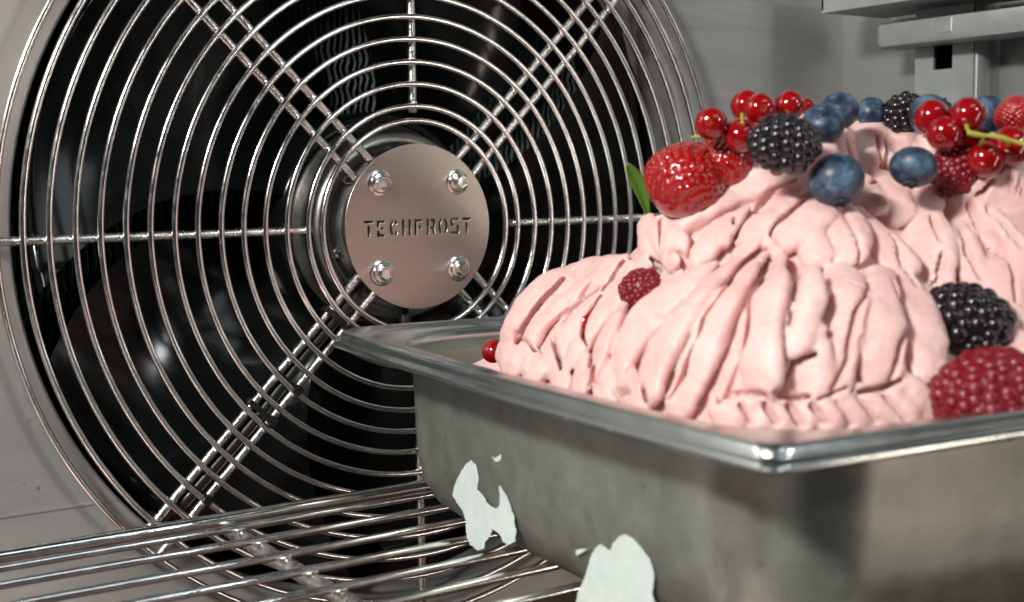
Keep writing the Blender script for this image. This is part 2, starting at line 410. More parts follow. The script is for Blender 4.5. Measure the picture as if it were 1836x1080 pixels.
for i, (x, z) in enumerate([(-.0224, .0224), (.0224, .0224), (-.0224, -.0224), (.0224, -.0224)]):
    b = empty('bolt', (x, FY, z + .2037), guard)
    V, F = lathe_y([(.0066, .0), (.0066, -.0007), (.0063, -.0009), (.0030, -.0009)], 32); mesh_obj('washer', V, F, M_BOLT, b, angle=35)
    V, F = lathe_y([(.0052, -.0009), (.0052, -.0014), (.0047, -.0022), (.003, -.0026)], 32); mesh_obj('flange', V, F, M_BOLT, b, angle=35)
    V, F = [], []; rot = random.uniform(0, 1)
    for y, r in ((-.0020, .0037), (-.0052, .0037), (-.0058, .0032), (-.0055, .0024), (-.0056, .0)):
        for k in range(6): t = rot + k * math.pi / 3; V.append((r * math.cos(t), y, r * math.sin(t)))
    for j in range(4):
        for k in range(6): F.append((j * 6 + k, (j + 1) * 6 + k, (j + 1) * 6 + (k + 1) % 6, j * 6 + (k + 1) % 6))
    bevel(mesh_obj('hex_head', V, F, M_BOLT, b, smooth=False), .0003)
# retaining clip seen at the plate's right edge, stub below
gobj('clip_loop', tube([(.040 + .0045 * math.cos(a), .004, .0055 * math.sin(a)) for a in np.radians(np.linspace(-90, 90, 12))], .0009, 8), M_WIRE)
# black cable between the lower left pair, zip ties
def dpt(r, off, y, ang=math.radians(225)):
    c, s = math.cos(ang), math.sin(ang); return (r * c - off * s, y, r * s + off * c)
V, F = tube([dpt(r, .0006 * math.sin(r * 60), SY + .0012 + (.0 if r > .05 else (.05 - r) * .6)) for r in np.linspace(.036, .176, 40)] + [dpt(.184, .0, .010), dpt(.190, .0, .020), dpt(.193, 0, .035)], .0030, 14)
setp(mesh_obj('power_cable', V, F, M_RUBBER), 'black cable lying between the two lower left diagonal spokes', 'cable')
V, F = tube([(-.004, .012, -.040), (-.004, .009, -.046), (-.004, .008, -.056), (-.004, .014, -.064)], .0030, 14)
setp(mesh_obj('cable_stub', V, F, M_RUBBER), 'short black cable stub poking out below the centre plate', 'cable')
tie_labels = ['black zip tie round the cable nearest the centre plate', 'black zip tie round the spoke pair halfway down, upper of the middle two', 'black zip tie round the spoke pair halfway down, lower of the middle two', 'black zip tie at the outer end of the cable near the rack']
for r, lb in zip((.064, .1035, .1225, .170), tie_labels):
    t = setp(empty('zip_tie', dpt(r, 0, SY)), lb, 'zip tie', 'zip ties on the fan cable')
    P = []
    for k in range(40):
        a = 2 * math.pi * k / 40; ca, sa = math.cos(a), math.sin(a)
        e = .45
        P.append((.0102 * math.copysign(abs(ca) ** e, ca), .0038 * math.copysign(abs(sa) ** e, sa)))
    u = np.array(dpt(0, 1, 0)); rd = np.array(dpt(1, 0, 0)); V = []; F = []
    for q in P:
        for w in (-.0013, .0013):
            for sc in (1, 1.0): V.append(u * q[0] + np.array([0, 1, 0]) * q[1] + rd * w + (np.array([0, 0, 0])))
    V = []
    for q in P:
        for w, g in ((-.0014, 0), (.0014, 0), (.0014, -.0009), (-.0014, -.0009)):
            k = 1 + g / .006; V.append(u * q[0] * k + np.array([0, 1, 0]) * q[1] * k + rd * w)
    n = len(P)
    for i in range(n):
        j = (i + 1) % n
        for k in range(4): F.append((i * 4 + k, i * 4 + (k + 1) % 4, j * 4 + (k + 1) % 4, j * 4 + k))
    mesh_obj('strap', V, F, M_TIE, t, angle=40)
    Vb, Fb = box(-.0022, .0022, -.0062, -.0030, -.0022, .0022)
    hb = bevel(mesh_obj('lock_head', Vb, Fb, M_TIE, t, smooth=False), .0005); hb.location = tuple(u * .0055); hb.rotation_euler = (0, math.radians(45), 0)

# ------------------------------------------------------------------ wire rack
RZ = -.127
rack = setp(empty('wire_rack', (0, -.03, RZ)), 'stainless wire rack under the pan with parallel rods and cross bars', 'rack')
def rk(name, P, r, seg=14, m=M_WIRE): 
    V, F = tube(np.array(P) - np.array([0, -.03, RZ]), r, seg); return mesh_obj(name, V, F, m, rack)
def wob(x0, x1, y, z, n=30, a=.0002):
    ph = random.uniform(0, 6); return [(x, y + a * math.sin(x * 18 + ph), z + a * math.sin(x * 13 + ph)) for x in np.linspace(x0, x1, n)]
rk('frame_bar', wob(-.50, .30, -.030, RZ + .0006), .0032, 18)
rk('frame_bar', wob(-.50, .30, -.43, RZ + .0006), .0032, 18)
ys = [-.0443] + [-.0680 - .0257 * i for i in range(14)]
for y in ys: rk('rod', wob(-.50, .30, y, RZ), .0018)
for x in (-.1165, .13, -.36): rk('cross_bar', [(x + .0005 * math.sin(9 * y), y, RZ - .0050) for y in np.linspace(-.030, -.43, 24)], .0035, 14, M_SPOKE)

# ------------------------------------------------------------------ the pan
YAW = .0882; PA = np.array([-.0695, -.025]); PD = np.array([-math.sin(YAW), -math.cos(YAW)]); PE = np.array([math.cos(YAW), -math.sin(YAW)])
LA, LB, ZR = .316, .262, -.045
def PW(a, b, z):                                    # pan-local (a toward camera, b to the right) -> world
    u_ = a / LA; b = b + (1 - b / LB) * (.003 + .004 * u_ - .020 * u_ * (1 - u_))     # sides of thin steel bow a little
    q = PA + PD * a + PE * b; return np.array([q[0], q[1], z])
def WP(p): v = np.asarray(p)[:2] - PA; return v @ PD, v @ PE
def rrect(ins, r, nc=14, ns=10, far=.012):
    a0, a1, b0, b1 = ins, LA - ins, ins, LB - ins; pts = []
    for (ca, cb, s) in ((a1 - r, b0 + r, -90), (a1 - r, b1 - r, 0), (a0 + r, b1 - r, 90), (a0 + r + far, b0 + r + far, 180)):
        r = r + (far if s == 180 else 0)
        for k in range(nc + 1):
            t = math.radians(s + 90 * k / nc); pts.append((ca + r * math.cos(t), cb + r * math.sin(t)))
    out = []
    for i in range(len(pts)):                      # straight runs get extra points
        out.append(pts[i]); j = (i + 1) % len(pts)
        if (i + 1) % (nc + 1) == 0:
            for k in range(1, ns): out.append(tuple(np.array(pts[i]) * (1 - k / ns) + np.array(pts[j]) * (k / ns)))
    return out
prof = [(.0016, -.0066, .0045), (.0005, -.0064, .0055), (.0, -.0054, .0058), (.0006, -.0043, .0058), (.0021, -.0037, .0058), (.0027, -.0026, .006), (.0028, -.0010, .007), (.0038, 0, .008), (.0054, -.0003, .010), (.0068, -.0017, .014), (.0082, -.0026, .020),
        (.0145, -.0018, .034), (.0172, -.0022, .037), (.0200, -.0036, .039), (.0224, -.0066, .040), (.0240, -.0130, .038), (.0252, -.040, .036), (.0262, -.0540, .034), (.0282, -.0640, .033), (.0330, -.0730, .031), (.0400, -.0785, .027), (.048, -.0805, .022), (.075, -.0805, .02)]
V, F = [], []
loops = [rrect(i, r, far=.014 if i < .010 else max(0, .014 * (.0216 - i) / .0116)) for i, z, r in prof]; n = len(loops[0])
for (ins, z, r), lp in zip(prof, loops):
    for a, b in lp: V.append(PW(a, b, ZR + z))
SPL = 14
def band(j0, j1): return [(( j - j0) * n + i, (j + 1 - j0) * n + i, (j + 1 - j0) * n + (i + 1) % n, (j - j0) * n + (i + 1) % n) for j in range(j0, j1) for i in range(n)]
F = band(SPL, len(prof) - 1); F.append(tuple((len(prof) - 1 - SPL) * n + i for i in range(n)))
pan_o = PW(LA / 2, LB / 2, ZR - .0805)
pan = setp(empty('steel_pan', tuple(pan_o)), 'scuffed stainless steel pan with rolled rim holding the pink ice cream', 'pan')
body = mesh_obj('pan_body', np.array(V[SPL * n:]) - pan_o, F, M_PAN, pan, angle=60)
rim = mesh_obj('rim', np.array(V[:(SPL + 1) * n]) - pan_o, band(0, SPL), M_RIM, pan, angle=60)
sm = rim.modifiers.new('sol', 'SOLIDIFY'); sm.thickness = .0008; sm.offset = 0
sm = body.modifiers.new('sol', 'SOLIDIFY'); sm.thickness = .0008; sm.offset = 0
# dried white residue on the left wall
ft, fb = PW(.1, .0240, ZR - .013), PW(.1, .0262, ZR - .054)
e1 = PD3 = np.array([PD[0], PD[1], 0]); e2 = (fb - ft) / np.linalg.norm(fb - ft); fn = np.cross(e1, e2); fn /= np.linalg.norm(fn)
if fn[0] > 0: fn = -fn
def smear(poly, th=.0007):
    pts = []
    for x, y in poly:
        q = ft
        for _ in range(5): q = onP(780 + x / 3.6, 780 + y / 3.6, PW(float(WP(q)[0]), .0240, ZR - .013), fn)
        pts.append(q)
    cen = sum(pts) / len(pts); bm = bmesh.new()
    vs = [bm.verts.new(p - pan_o + fn * .0008) for p in pts]; f = bm.faces.new(vs); f.normal_update()
    if f.normal.dot(Vector(fn)) < 0: f.normal_flip()
    base = set(vs); bmesh.ops.inset_region(bm, faces=[f], thickness=min(.0011, th * 1.6), depth=th * .6)
    lay = bm.verts.layers.float.new('inner')
    for v in bm.verts: v[lay] = 0. if v in base else 1.
    bmesh.ops.triangulate(bm, faces=bm.faces[:])
    me = bpy.data.meshes.new('white_residue'); bm.to_mesh(me); bm.free(); me.materials.append(M_WHITE)
    o = bpy.data.objects.new('white_residue', me); COL.objects.link(o); o.parent = pan; return o
def rough(poly, amp=3, sub=5):
    amp *= .65
    out = []
    for i in range(len(poly)):
        a = np.array(poly[i], float); b = np.array(poly[(i + 1) % len(poly)], float)
        for k in range(sub):
            q = a * (1 - k / sub) + b * (k / sub); out.append(tuple(q + rng.normal(0, amp, 2)))
    return out
o = smear(rough([(240, 160), (275, 190), (297, 270), (285, 350), (320, 385), (350, 440), (400, 475), (425, 460), (430, 400), (420, 320), (440, 335), (480, 400), (500, 460), (522, 510), (525, 580), (538, 620), (525, 690), (480, 705), (450, 690), (430, 640), (380, 600), (370, 650), (335, 690), (330, 730), (290, 745), (240, 710), (215, 660), (210, 560), (190, 490), (150, 430), (122, 390), (135, 330), (165, 260), (200, 200)]))
o['label'] = 'forked patch of dried white residue'
o = smear(rough([(1240, 640), (1290, 665), (1350, 730), (1400, 800), (1425, 880), (1425, 950), (1415, 1020), (1430, 1080), (1440, 1160), (940, 1160), (920, 1080), (935, 1010), (975, 930), (1000, 850), (1020, 770), (1060, 715), (1090, 705), (1140, 745), (1160, 700), (1200, 655)]))
o['label'] = 'tall rounded patch of dried white residue'
for q in ([(375, 135), (400, 150), (440, 120), (435, 160), (405, 175)], [(920, 745), (950, 735), (1005, 730), (965, 755), (925, 775)]):
    o = smear(rough(q, 2, 3), .0004); o['label'] = 'small fleck of dried white residue'

# ------------------------------------------------------------------ ice cream: base height surface + folds, meshed by surface nets
foot = [(905, 652), (1000, 690), (1100, 712), (1200, 742), (1270, 757), (1400, 762), (1550, 764), (1650, 762), (1750, 752), (1836, 745)]
ctrl = [WP(onZ(x, y, -.054)) + (-.056,) for x, y in foot]
dpts = [(935, 530, .535), (1000, 488, .535), (1060, 476, .54), (1112, 470, .545),
        (1000, 580, .505), (1100, 600, .470), (1150, 520, .487), (950, 610, .52), (1050, 520, .515),
        (1200, 640, .435), (1300, 640, .422), (1400, 640, .415), (1500, 640, .418), (1580, 640, .424), (1650, 640, .432),
        (1200, 520, .462), (1300, 490, .455), (1400, 485, .448), (1500, 490, .448), (1600, 495, .452),
        (1180, 430, .490), (1250, 400, .480), (1350, 400, .470), (1450, 400, .466), (1550, 420, .472),
        (1170, 392, .505), (1230, 362, .50), (1290, 336, .50), (1350, 322, .495), (1400, 318, .492), (1460, 320, .488), (1560, 335, .505),
        (1620, 400, .492), (1700, 480, .478), (1780, 560, .468), (1836, 640, .46), (1700, 365, .515), (1780, 400, .505), (1860, 440, .50), (1730, 640, .45),
        (1165, 400, .50), (1530, 222, .555), (1590, 240, .555), (1600, 285, .53), (1640, 255, .56), (1560, 275, .53), (1800, 318, .57), (1850, 300, .58), (1700, 300, .56)]
for x, y, D in dpts:
    p = CAM + ray(x, y) * D; ctrl.append(WP(p) + (p[2],))
ctrl += [(.02, b, -.068) for b in (.03, .08, .13, .18, .23)] + [(.06, b, -.03 if .06 < b < .2 else -.055) for b in (.03, .10, .16, .235)] + \
        [(.12, .235, -.045), (.2, .235, -.05), (.28, .235, -.058), (.11, .15, .015), (.25, .2, -.03), (.10, .20, -.01), (.29, .18, -.05), (.06, .22, -.03), (.14, .25, -.03), (.04, .12, -.03)]
ctrl = np.array(ctrl)
def kern(d2): d = np.sqrt(d2 + .012 ** 2); return d
A = kern(((ctrl[:, None, :2] - ctrl[None, :, :2]) ** 2).sum(2)); nC = len(ctrl)
A += np.eye(nC) * -.0004
Pm = np.c_[np.ones(nC), ctrl[:, :2]]
K = np.block([[A, Pm], [Pm.T, np.zeros((3, 3))]]); wts = np.linalg.solve(K, np.r_[ctrl[:, 2], 0, 0, 0])
def height(a, b):
    a = np.asarray(a, float); b = np.asarray(b, float); out = wts[nC] + wts[nC + 1] * a + wts[nC + 2] * b
    for i in range(nC): out = out + wts[i] * kern((a - ctrl[i, 0]) ** 2 + (b - ctrl[i, 1]) ** 2)
    return out
# grid in pan space
G = .00085
ga = np.arange(.010, LA - .008, G); gb = np.arange(.010, LB - .004, G); gz = np.arange(-.0725, .066, G)
HA, HB = np.meshgrid(ga, gb, indexing='ij'); H = height(HA, HB)
H = np.minimum(H, .056)
sst = lambda x: np.clip(x, 0, 1) ** 2 * (3 - 2 * np.clip(x, 0, 1))
H = H - .030 * sst((.102 - HA) / .030) * sst((.060 - HB) / .018)      # the steel shows in the far left corner
def inside_r(a, b, ins, r):                        # signed distance to rounded rectangle (negative inside)
    qa = np.abs(a - LA / 2) - (LA / 2 - ins - r); qb = np.abs(b - LB / 2) - (LB / 2 - ins - r)
    return np.hypot(np.maximum(qa, 0), np.maximum(qb, 0)) + np.minimum(np.maximum(qa, qb), 0) - r
H = np.where(HB > .12, np.minimum(H, -.054 + 2.3 * np.maximum(0, -inside_r(HA, HB, .024, .05))), H)
gx, gy = np.gradient(H, G); slope = np.sqrt(1 + np.minimum(gx ** 2 + gy ** 2, 6))
D = ((gz[None, None, :] - H[:, :, None]) / slope[:, :, None]).astype(np.float32) + .0030      # core lies under the folds
# march rays onto the base surface (heights interpolated on the grid)
def hat(a, b):
    i = (a - ga[0]) / G; j = (b - gb[0]) / G
    if i < 0 or j < 0 or i >= len(ga) - 1 or j >= len(gb) - 1: return -.09
    i0, j0 = int(i), int(j); u, v = i - i0, j - j0
    return H[i0, j0] * (1 - u) * (1 - v) + H[i0 + 1, j0] * u * (1 - v) + H[i0, j0 + 1] * (1 - u) * v + H[i0 + 1, j0 + 1] * u * v
def hit(px, py, lim=.72):
    d = ray(px, py); t = .34
    while t < lim:
        p = CAM + d * t; a, b = WP(p)
        if p[2] < hat(a, b): return t
        t += .0008
    return None
def cap_stroke(pts, k=.0007, sink=.0, wr=1.46, flat=.45, tilt=.44):
    """pts: (px, py, radius px). One fold: tapered capsules laid on the mound, smooth-joined to it."""
    Q = []
    last = None
    for x, y, r in pts:
        t = hit(x, y)
        if t is None:
            t = last if last else None
            if t is None: continue
        if last and abs(t - last) > .035: t = last + math.copysign(.02, t - last)
        last = t; rad = r * t / FPX * wr
        p = CAM + ray(x, y) * (t + rad * sink); a, b = WP(p); Q.append((a, b, p[2], rad))
    if len(Q) < 2: return
    Q = np.array(Q)
    # resample smooth
    s = np.r_[0, np.cumsum(np.linalg.norm(np.diff(Q[:, :3], axis=0), axis=1))]; m = max(6, int(s[-1] / .004))
    ss = np.linspace(0, s[-1], m); Q = np.stack([np.interp(ss, s, Q[:, c]) for c in range(4)], 1)
    for _ in range(2): Q[1:-1] = (Q[:-2] + 2 * Q[1:-1] + Q[2:]) / 4
    Rm = Q[:, 3].max() + .004
    lo = Q[:, :3].min(0) - Rm; hi = Q[:, :3].max(0) + Rm
    i0, i1 = np.searchsorted(ga, (lo[0], hi[0])); j0, j1 = np.searchsorted(gb, (lo[1], hi[1])); k0, k1 = np.searchsorted(gz, (lo[2], hi[2]))
    if i0 >= i1 or j0 >= j1 or k0 >= k1: return
    X, Y, Z = np.meshgrid(ga[i0:i1], gb[j0:j1], gz[k0:k1], indexing='ij'); best = np.full(X.shape, 1e3)
    mi = Q[len(Q) // 2]; ia = int(np.clip((mi[0] - ga[0]) / G, 2, len(ga) - 3)); ib = int(np.clip((mi[1] - gb[0]) / G, 2, len(gb) - 3))
    nn = np.array([-np.clip(gx[ia, ib], -2.5, 2.5), -np.clip(gy[ia, ib], -2.5, 2.5), 1.]); nn /= np.linalg.norm(nn)
    nn = nn - tilt * np.array([CR[:2] @ PD, CR[:2] @ PE, CR[2]]); nn /= np.linalg.norm(nn)
    wig = .0006 * np.sin(X * 170 + Q[0, 0] * 900) * np.sin(Z * 150 + Q[0, 1] * 700) + .0002 * np.sin(Y * 420 + Z * 260)
    for u, v in zip(Q[:-1], Q[1:]):
        d = v[:3] - u[:3]; L2 = d @ d + 1e-12
        t = np.clip(((X - u[0]) * d[0] + (Y - u[1]) * d[1] + (Z - u[2]) * d[2]) / L2, 0, 1)
        wx, wy, wz = X - u[0] - t * d[0], Y - u[1] - t * d[1], Z - u[2] - t * d[2]; nl = nn - d * (d @ nn) / L2; nl /= np.linalg.norm(nl) + 1e-9; wn = wx * nl[0] + wy * nl[1] + wz * nl[2]
        rr_ = u[3] + t * (v[3] - u[3])
        dist = (np.sqrt(np.maximum(wx * wx + wy * wy + wz * wz - wn * wn, 0) + (wn / flat) ** 2) - rr_) * .82
        best = np.minimum(best, dist)
    best = best + wig
    old = D[i0:i1, j0:j1, k0:k1]; h = np.clip(.5 + .5 * (old - best) / k, 0, 1)
    D[i0:i1, j0:j1, k0:k1] = old * (1 - h) + best * h - k * h * (1 - h)
STROKES = [
 # left low hump
 [(1112, 470, 14), (1050, 486, 24), (985, 510, 30), (940, 555, 30), (918, 590, 24)],
 [(1125, 480, 14), (1062, 510, 22), (1000, 548, 24), (960, 590, 24), (948, 622, 20)],
 [(1135, 495, 12), (1085, 530, 20), (1040, 570, 22), (1003, 612, 22), (992, 650, 20)],
 [(1120, 520, 12), (1085, 560, 20), (1050, 600, 22), (1030, 640, 20)],
 [(1120, 550, 14), (1095, 590, 24), (1082, 630, 24), (1070, 665, 20)],
 [(900, 600, 12), (905, 625, 17), (925, 655, 20)], [(940, 635, 20), (965, 668, 22)], [(1000, 655, 18), (1008, 690, 20)],
 [(1045, 655, 18), (1042, 700, 20)], [(1085, 670, 18), (1085, 710, 22)], [(1120, 680, 22), (1150, 725, 26)],
 # front face folds
 [(1270, 478, 14), (1230, 512, 26), (1180, 556, 36), (1140, 600, 36), (1118, 642, 26)],
 [(1330, 462, 12), (1275, 510, 24), (1235, 560, 28), (1200, 610, 34), (1172, 660, 34), (1165, 700, 28)],
 [(1365, 462, 12), (1330, 505, 22), (1292, 550, 30), (1275, 600, 33), (1250, 660, 36), (1225, 715, 30)],
 [(1395, 470, 14), (1385, 520, 26), (1368, 570, 32), (1365, 630, 36), (1368, 680, 32)],
 [(1452, 488, 16), (1452, 530, 24), (1438, 575, 28), (1425, 610, 26)], [(1462, 600, 20), (1462, 650, 22), (1468, 690, 20)],
 [(1500, 486, 20), (1520, 500, 24), (1524, 545, 24), (1518, 600, 22), (1505, 650, 22), (1500, 690, 18)],
 [(1415, 590, 18), (1440, 605, 20), (1470, 612, 14)],
 [(1578, 492, 18), (1578, 540, 28), (1574, 600, 32), (1578, 650, 32), (1584, 684, 26)],
 [(1622, 490, 14), (1636, 530, 22), (1652, 580, 30), (1662, 620, 32), (1662, 655, 28)],
 # skirt
 [(1290, 728, 14), (1312, 756, 20)], [(1330, 722, 16), (1352, 756, 20)], [(1372, 722, 16), (1396, 756, 20)], [(1414, 722, 16), (1438, 758, 20)],
 [(1456, 722, 16), (1482, 758, 20)], [(1500, 716, 16), (1530, 756, 20)], [(1540, 706, 15), (1572, 750, 21)], [(1580, 706, 15), (1614, 748, 22)], [(1616, 686, 16), (1640, 716, 22), (1656, 748, 18)],
 # terrace
 [(1462, 320, 16), (1400, 325, 26), (1340, 338, 26), (1280, 365, 28), (1225, 400, 26), (1190, 420, 18)],
 [(1452, 348, 12), (1408, 370, 22), (1372, 398, 24), (1345, 430, 20), (1330, 455, 14)],
 [(1330, 385, 16), (1300, 412, 28), (1272, 440, 28), (1262, 462, 20)],
 [(1155, 380, 14), (1162, 405, 18), (1160, 440, 16)], [(1188, 410, 14), (1205, 440, 22), (1210, 465, 16)], [(1180, 455, 12), (1150, 480, 16)],
 [(1375, 395, 14), (1368, 420, 18), (1392, 445, 16)],
 [(1480, 352, 18), (1462, 385, 34), (1420, 420, 28), (1400, 445, 18)], [(1500, 375, 22), (1510, 415, 36), (1518, 455, 28)], [(1455, 430, 20), (1465, 460, 20)],
 [(1538, 380, 14), (1560, 415, 22), (1588, 450, 26), (1618, 476, 22)],
 [(1575, 322, 16), (1590, 345, 24), (1605, 380, 26)], [(1545, 335, 20), (1560, 365, 22)],
 # right slanting ribs
 [(1640, 335, 13), (1650, 370, 24), (1662, 420, 30), (1676, 470, 28), (1690, 510, 16)],
 [(1680, 342, 10), (1695, 370, 14), (1712, 420, 18), (1735, 470, 22), (1750, 505, 20)],
 [(1708, 352, 12), (1735, 390, 18), (1770, 440, 24), (1795, 490, 28), (1806, 540, 26), (1812, 580, 20)],
 [(1750, 366, 12), (1785, 405, 18), (1820, 455, 24), (1850, 510, 26), (1865, 560, 26)],
 [(1790, 376, 12), (1828, 415, 16), (1865, 460, 22)], [(1812, 622, 20), (1850, 640, 26)],
 # peak and right back mass
 [(1530, 214, 14), (1545, 235, 22), (1548, 265, 26), (1545, 300, 24)], [(1505, 240, 14), (1500, 265, 22), (1492, 290, 22)],
 [(1580, 232, 12), (1592, 255, 16), (1600, 290, 18)], [(1535, 218, 14), (1590, 236, 16), (1650, 254, 15)], [(1620, 262, 20), (1625, 292, 18)], [(1650, 268, 16), (1650, 290, 14)], [(1168, 388, 16), (1182, 420, 24), (1212, 448, 24)],
 [(1800, 308, 12), (1785, 330, 16), (1770, 352, 14)], [(1822, 306, 12), (1815, 330, 20), (1812, 362, 18)], [(1850, 300, 14), (1848, 340, 22), (1850, 380, 22)],
]
for st in STROKES: cap_stroke(st)
# folds on the far side and the right, out of the photo's view, so the mound stays whole
# cut small pockets
# stay inside the pan
def prop_up(px, py, r, D0, k0=.8, k1=1.5, ln=.032):
    # cream heaped under a berry so that it rests on something
    R = r * D0 / FPX; c = CAM + ray(px, py) * D0; a0, b0 = WP(c); z0 = c[2] - R * .95; z1 = z0 - ln; rr0, rr1 = R * k0, R * k1
    i0, i1 = np.searchsorted(ga, (a0 - rr1 - .004, a0 + rr1 + .004)); j0, j1 = np.searchsorted(gb, (b0 - rr1 - .004, b0 + rr1 + .004)); q0, q1 = np.searchsorted(gz, (z1 - rr1, z0 + rr0 + .003))
    if i0 >= i1 or j0 >= j1 or q0 >= q1: return
    X, Y, Z = np.meshgrid(ga[i0:i1], gb[j0:j1], gz[q0:q1], indexing='ij'); t = np.clip((z0 - rr0 * .6 - Z) / (z0 - z1), 0, 1)
    d_ = np.sqrt((X - a0) ** 2 + (Y - b0) ** 2 + (Z - (z0 - rr0 * .6 - t * (z0 - z1))) ** 2) - (rr0 + t * (rr1 - rr0))
    old = D[i0:i1, j0:j1, q0:q1]; k = .006; h = np.clip(.5 + .5 * (old - d_) / k, 0, 1); D[i0:i1, j0:j1, q0:q1] = old * (1 - h) + d_ * h - k * h * (1 - h) * (h > 0)
for q in [(1338, 190, 28, .500), (1363, 196, 28, .492), (1416, 190, 27, .500), (1446, 192, 15, .530), (1475, 224, 38, .488, .7, 1.0), (1503, 200, 35, .512), (1563, 202, 27, .545),
          (1669, 208, 38, .530), (1772, 208, 34, .530), (1622, 204, 34, .545), (1671, 211, 31, .512, .7, 1.2), (1735, 206, 30, .510, .7, 1.2), (1726, 243, 30, .512), (1812, 262, 34, .509, .5, .8), (1767, 286, 30, .505, .5, .9), (1822, 204, 42, .520)]:
    prop_up(*q)
def carve(pts, w=4, dp=.0062):
    Q = []; last = None
    for x, y in pts:
        t = depth(x, y, .34)
        if t is None: continue
        if last and abs(t - last) > .03: t = last
        last = t; p = CAM + ray(x, y) * t; a, b = WP(p); Q.append((a, b, p[2], w * t / FPX * .6))
    if len(Q) < 2: return
    Q = np.array(Q); s_ = np.r_[0, np.cumsum(np.linalg.norm(np.diff(Q[:, :3], axis=0), axis=1))]; m = max(6, int(s_[-1] / .003)); ss = np.linspace(0, s_[-1], m)
    Q = np.stack([np.interp(ss, s_, Q[:, c]) for c in range(4)], 1)
    for _ in range(3): Q[1:-1] = (Q[:-2] + 2 * Q[1:-1] + Q[2:]) / 4
    dp_ = dp; Q[:, 3] *= np.minimum(1, .35 + 2.4 * np.minimum(ss, s_[-1] - ss) / s_[-1])
    lo = Q[:, :3].min(0) - dp - .003; hi = Q[:, :3].max(0) + dp + .003
    i0, i1 = np.searchsorted(ga, (lo[0], hi[0])); j0, j1 = np.searchsorted(gb, (lo[1], hi[1])); k0, k1 = np.searchsorted(gz, (lo[2], hi[2]))
    if i0 >= i1 or j0 >= j1 or k0 >= k1: return
    X, Y, Z = np.meshgrid(ga[i0:i1], gb[j0:j1], gz[k0:k1], indexing='ij'); best = np.full(X.shape, 1e3)
    mi = Q[len(Q) // 2]; ia = int(np.clip((mi[0] - ga[0]) / G, 2, len(ga) - 3)); ib = int(np.clip((mi[1] - gb[0]) / G, 2, len(gb) - 3))
    nn = np.array([-np.clip(gx[ia, ib], -2.5, 2.5), -np.clip(gy[ia, ib], -2.5, 2.5), 1.]); nn /= np.linalg.norm(nn)
    nn = nn + .55 * np.array([CR[:2] @ PD, CR[:2] @ PE, CR[2]]); nn /= np.linalg.norm(nn)
    for u, v in zip(Q[:-1], Q[1:]):
        d = v[:3] - u[:3]; L2 = d @ d + 1e-12; t = np.clip(((X - u[0]) * d[0] + (Y - u[1]) * d[1] + (Z - u[2]) * d[2]) / L2, 0, 1)
        wx, wy, wz = X - u[0] - t * d[0], Y - u[1] - t * d[1], Z - u[2] - t * d[2]; nl = nn - d * (d @ nn) / L2; nl /= np.linalg.norm(nl) + 1e-9; wn = wx * nl[0] + wy * nl[1] + wz * nl[2]
        rr_ = np.maximum(u[3] + t * (v[3] - u[3]), .00075); f = dp / rr_
        best = np.minimum(best, np.sqrt(np.maximum(wx * wx + wy * wy + wz * wz - wn * wn, 0) + (wn / f) ** 2) - rr_)
    old = D[i0:i1, j0:j1, k0:k1]; k = .0008; h = np.clip(.5 - .5 * (old + best) / k, 0, 1)
    D[i0:i1, j0:j1, k0:k1] = old * (1 - h) - best * h + k * h * (1 - h)
def depth(px, py, t0=.33):
    d = ray(px, py); t = t0
    while t < .75:
        p = CAM + d * t; a, b = WP(p); i = int(round((a - ga[0]) / G)); j = int(round((b - gb[0]) / G)); k = int(round((p[2] - gz[0]) / G))
        if 0 <= i < D.shape[0] and 0 <= j < D.shape[1] and 0 <= k < D.shape[2] and D[i, j, k] < 0: return t
        t += .0006
    return None
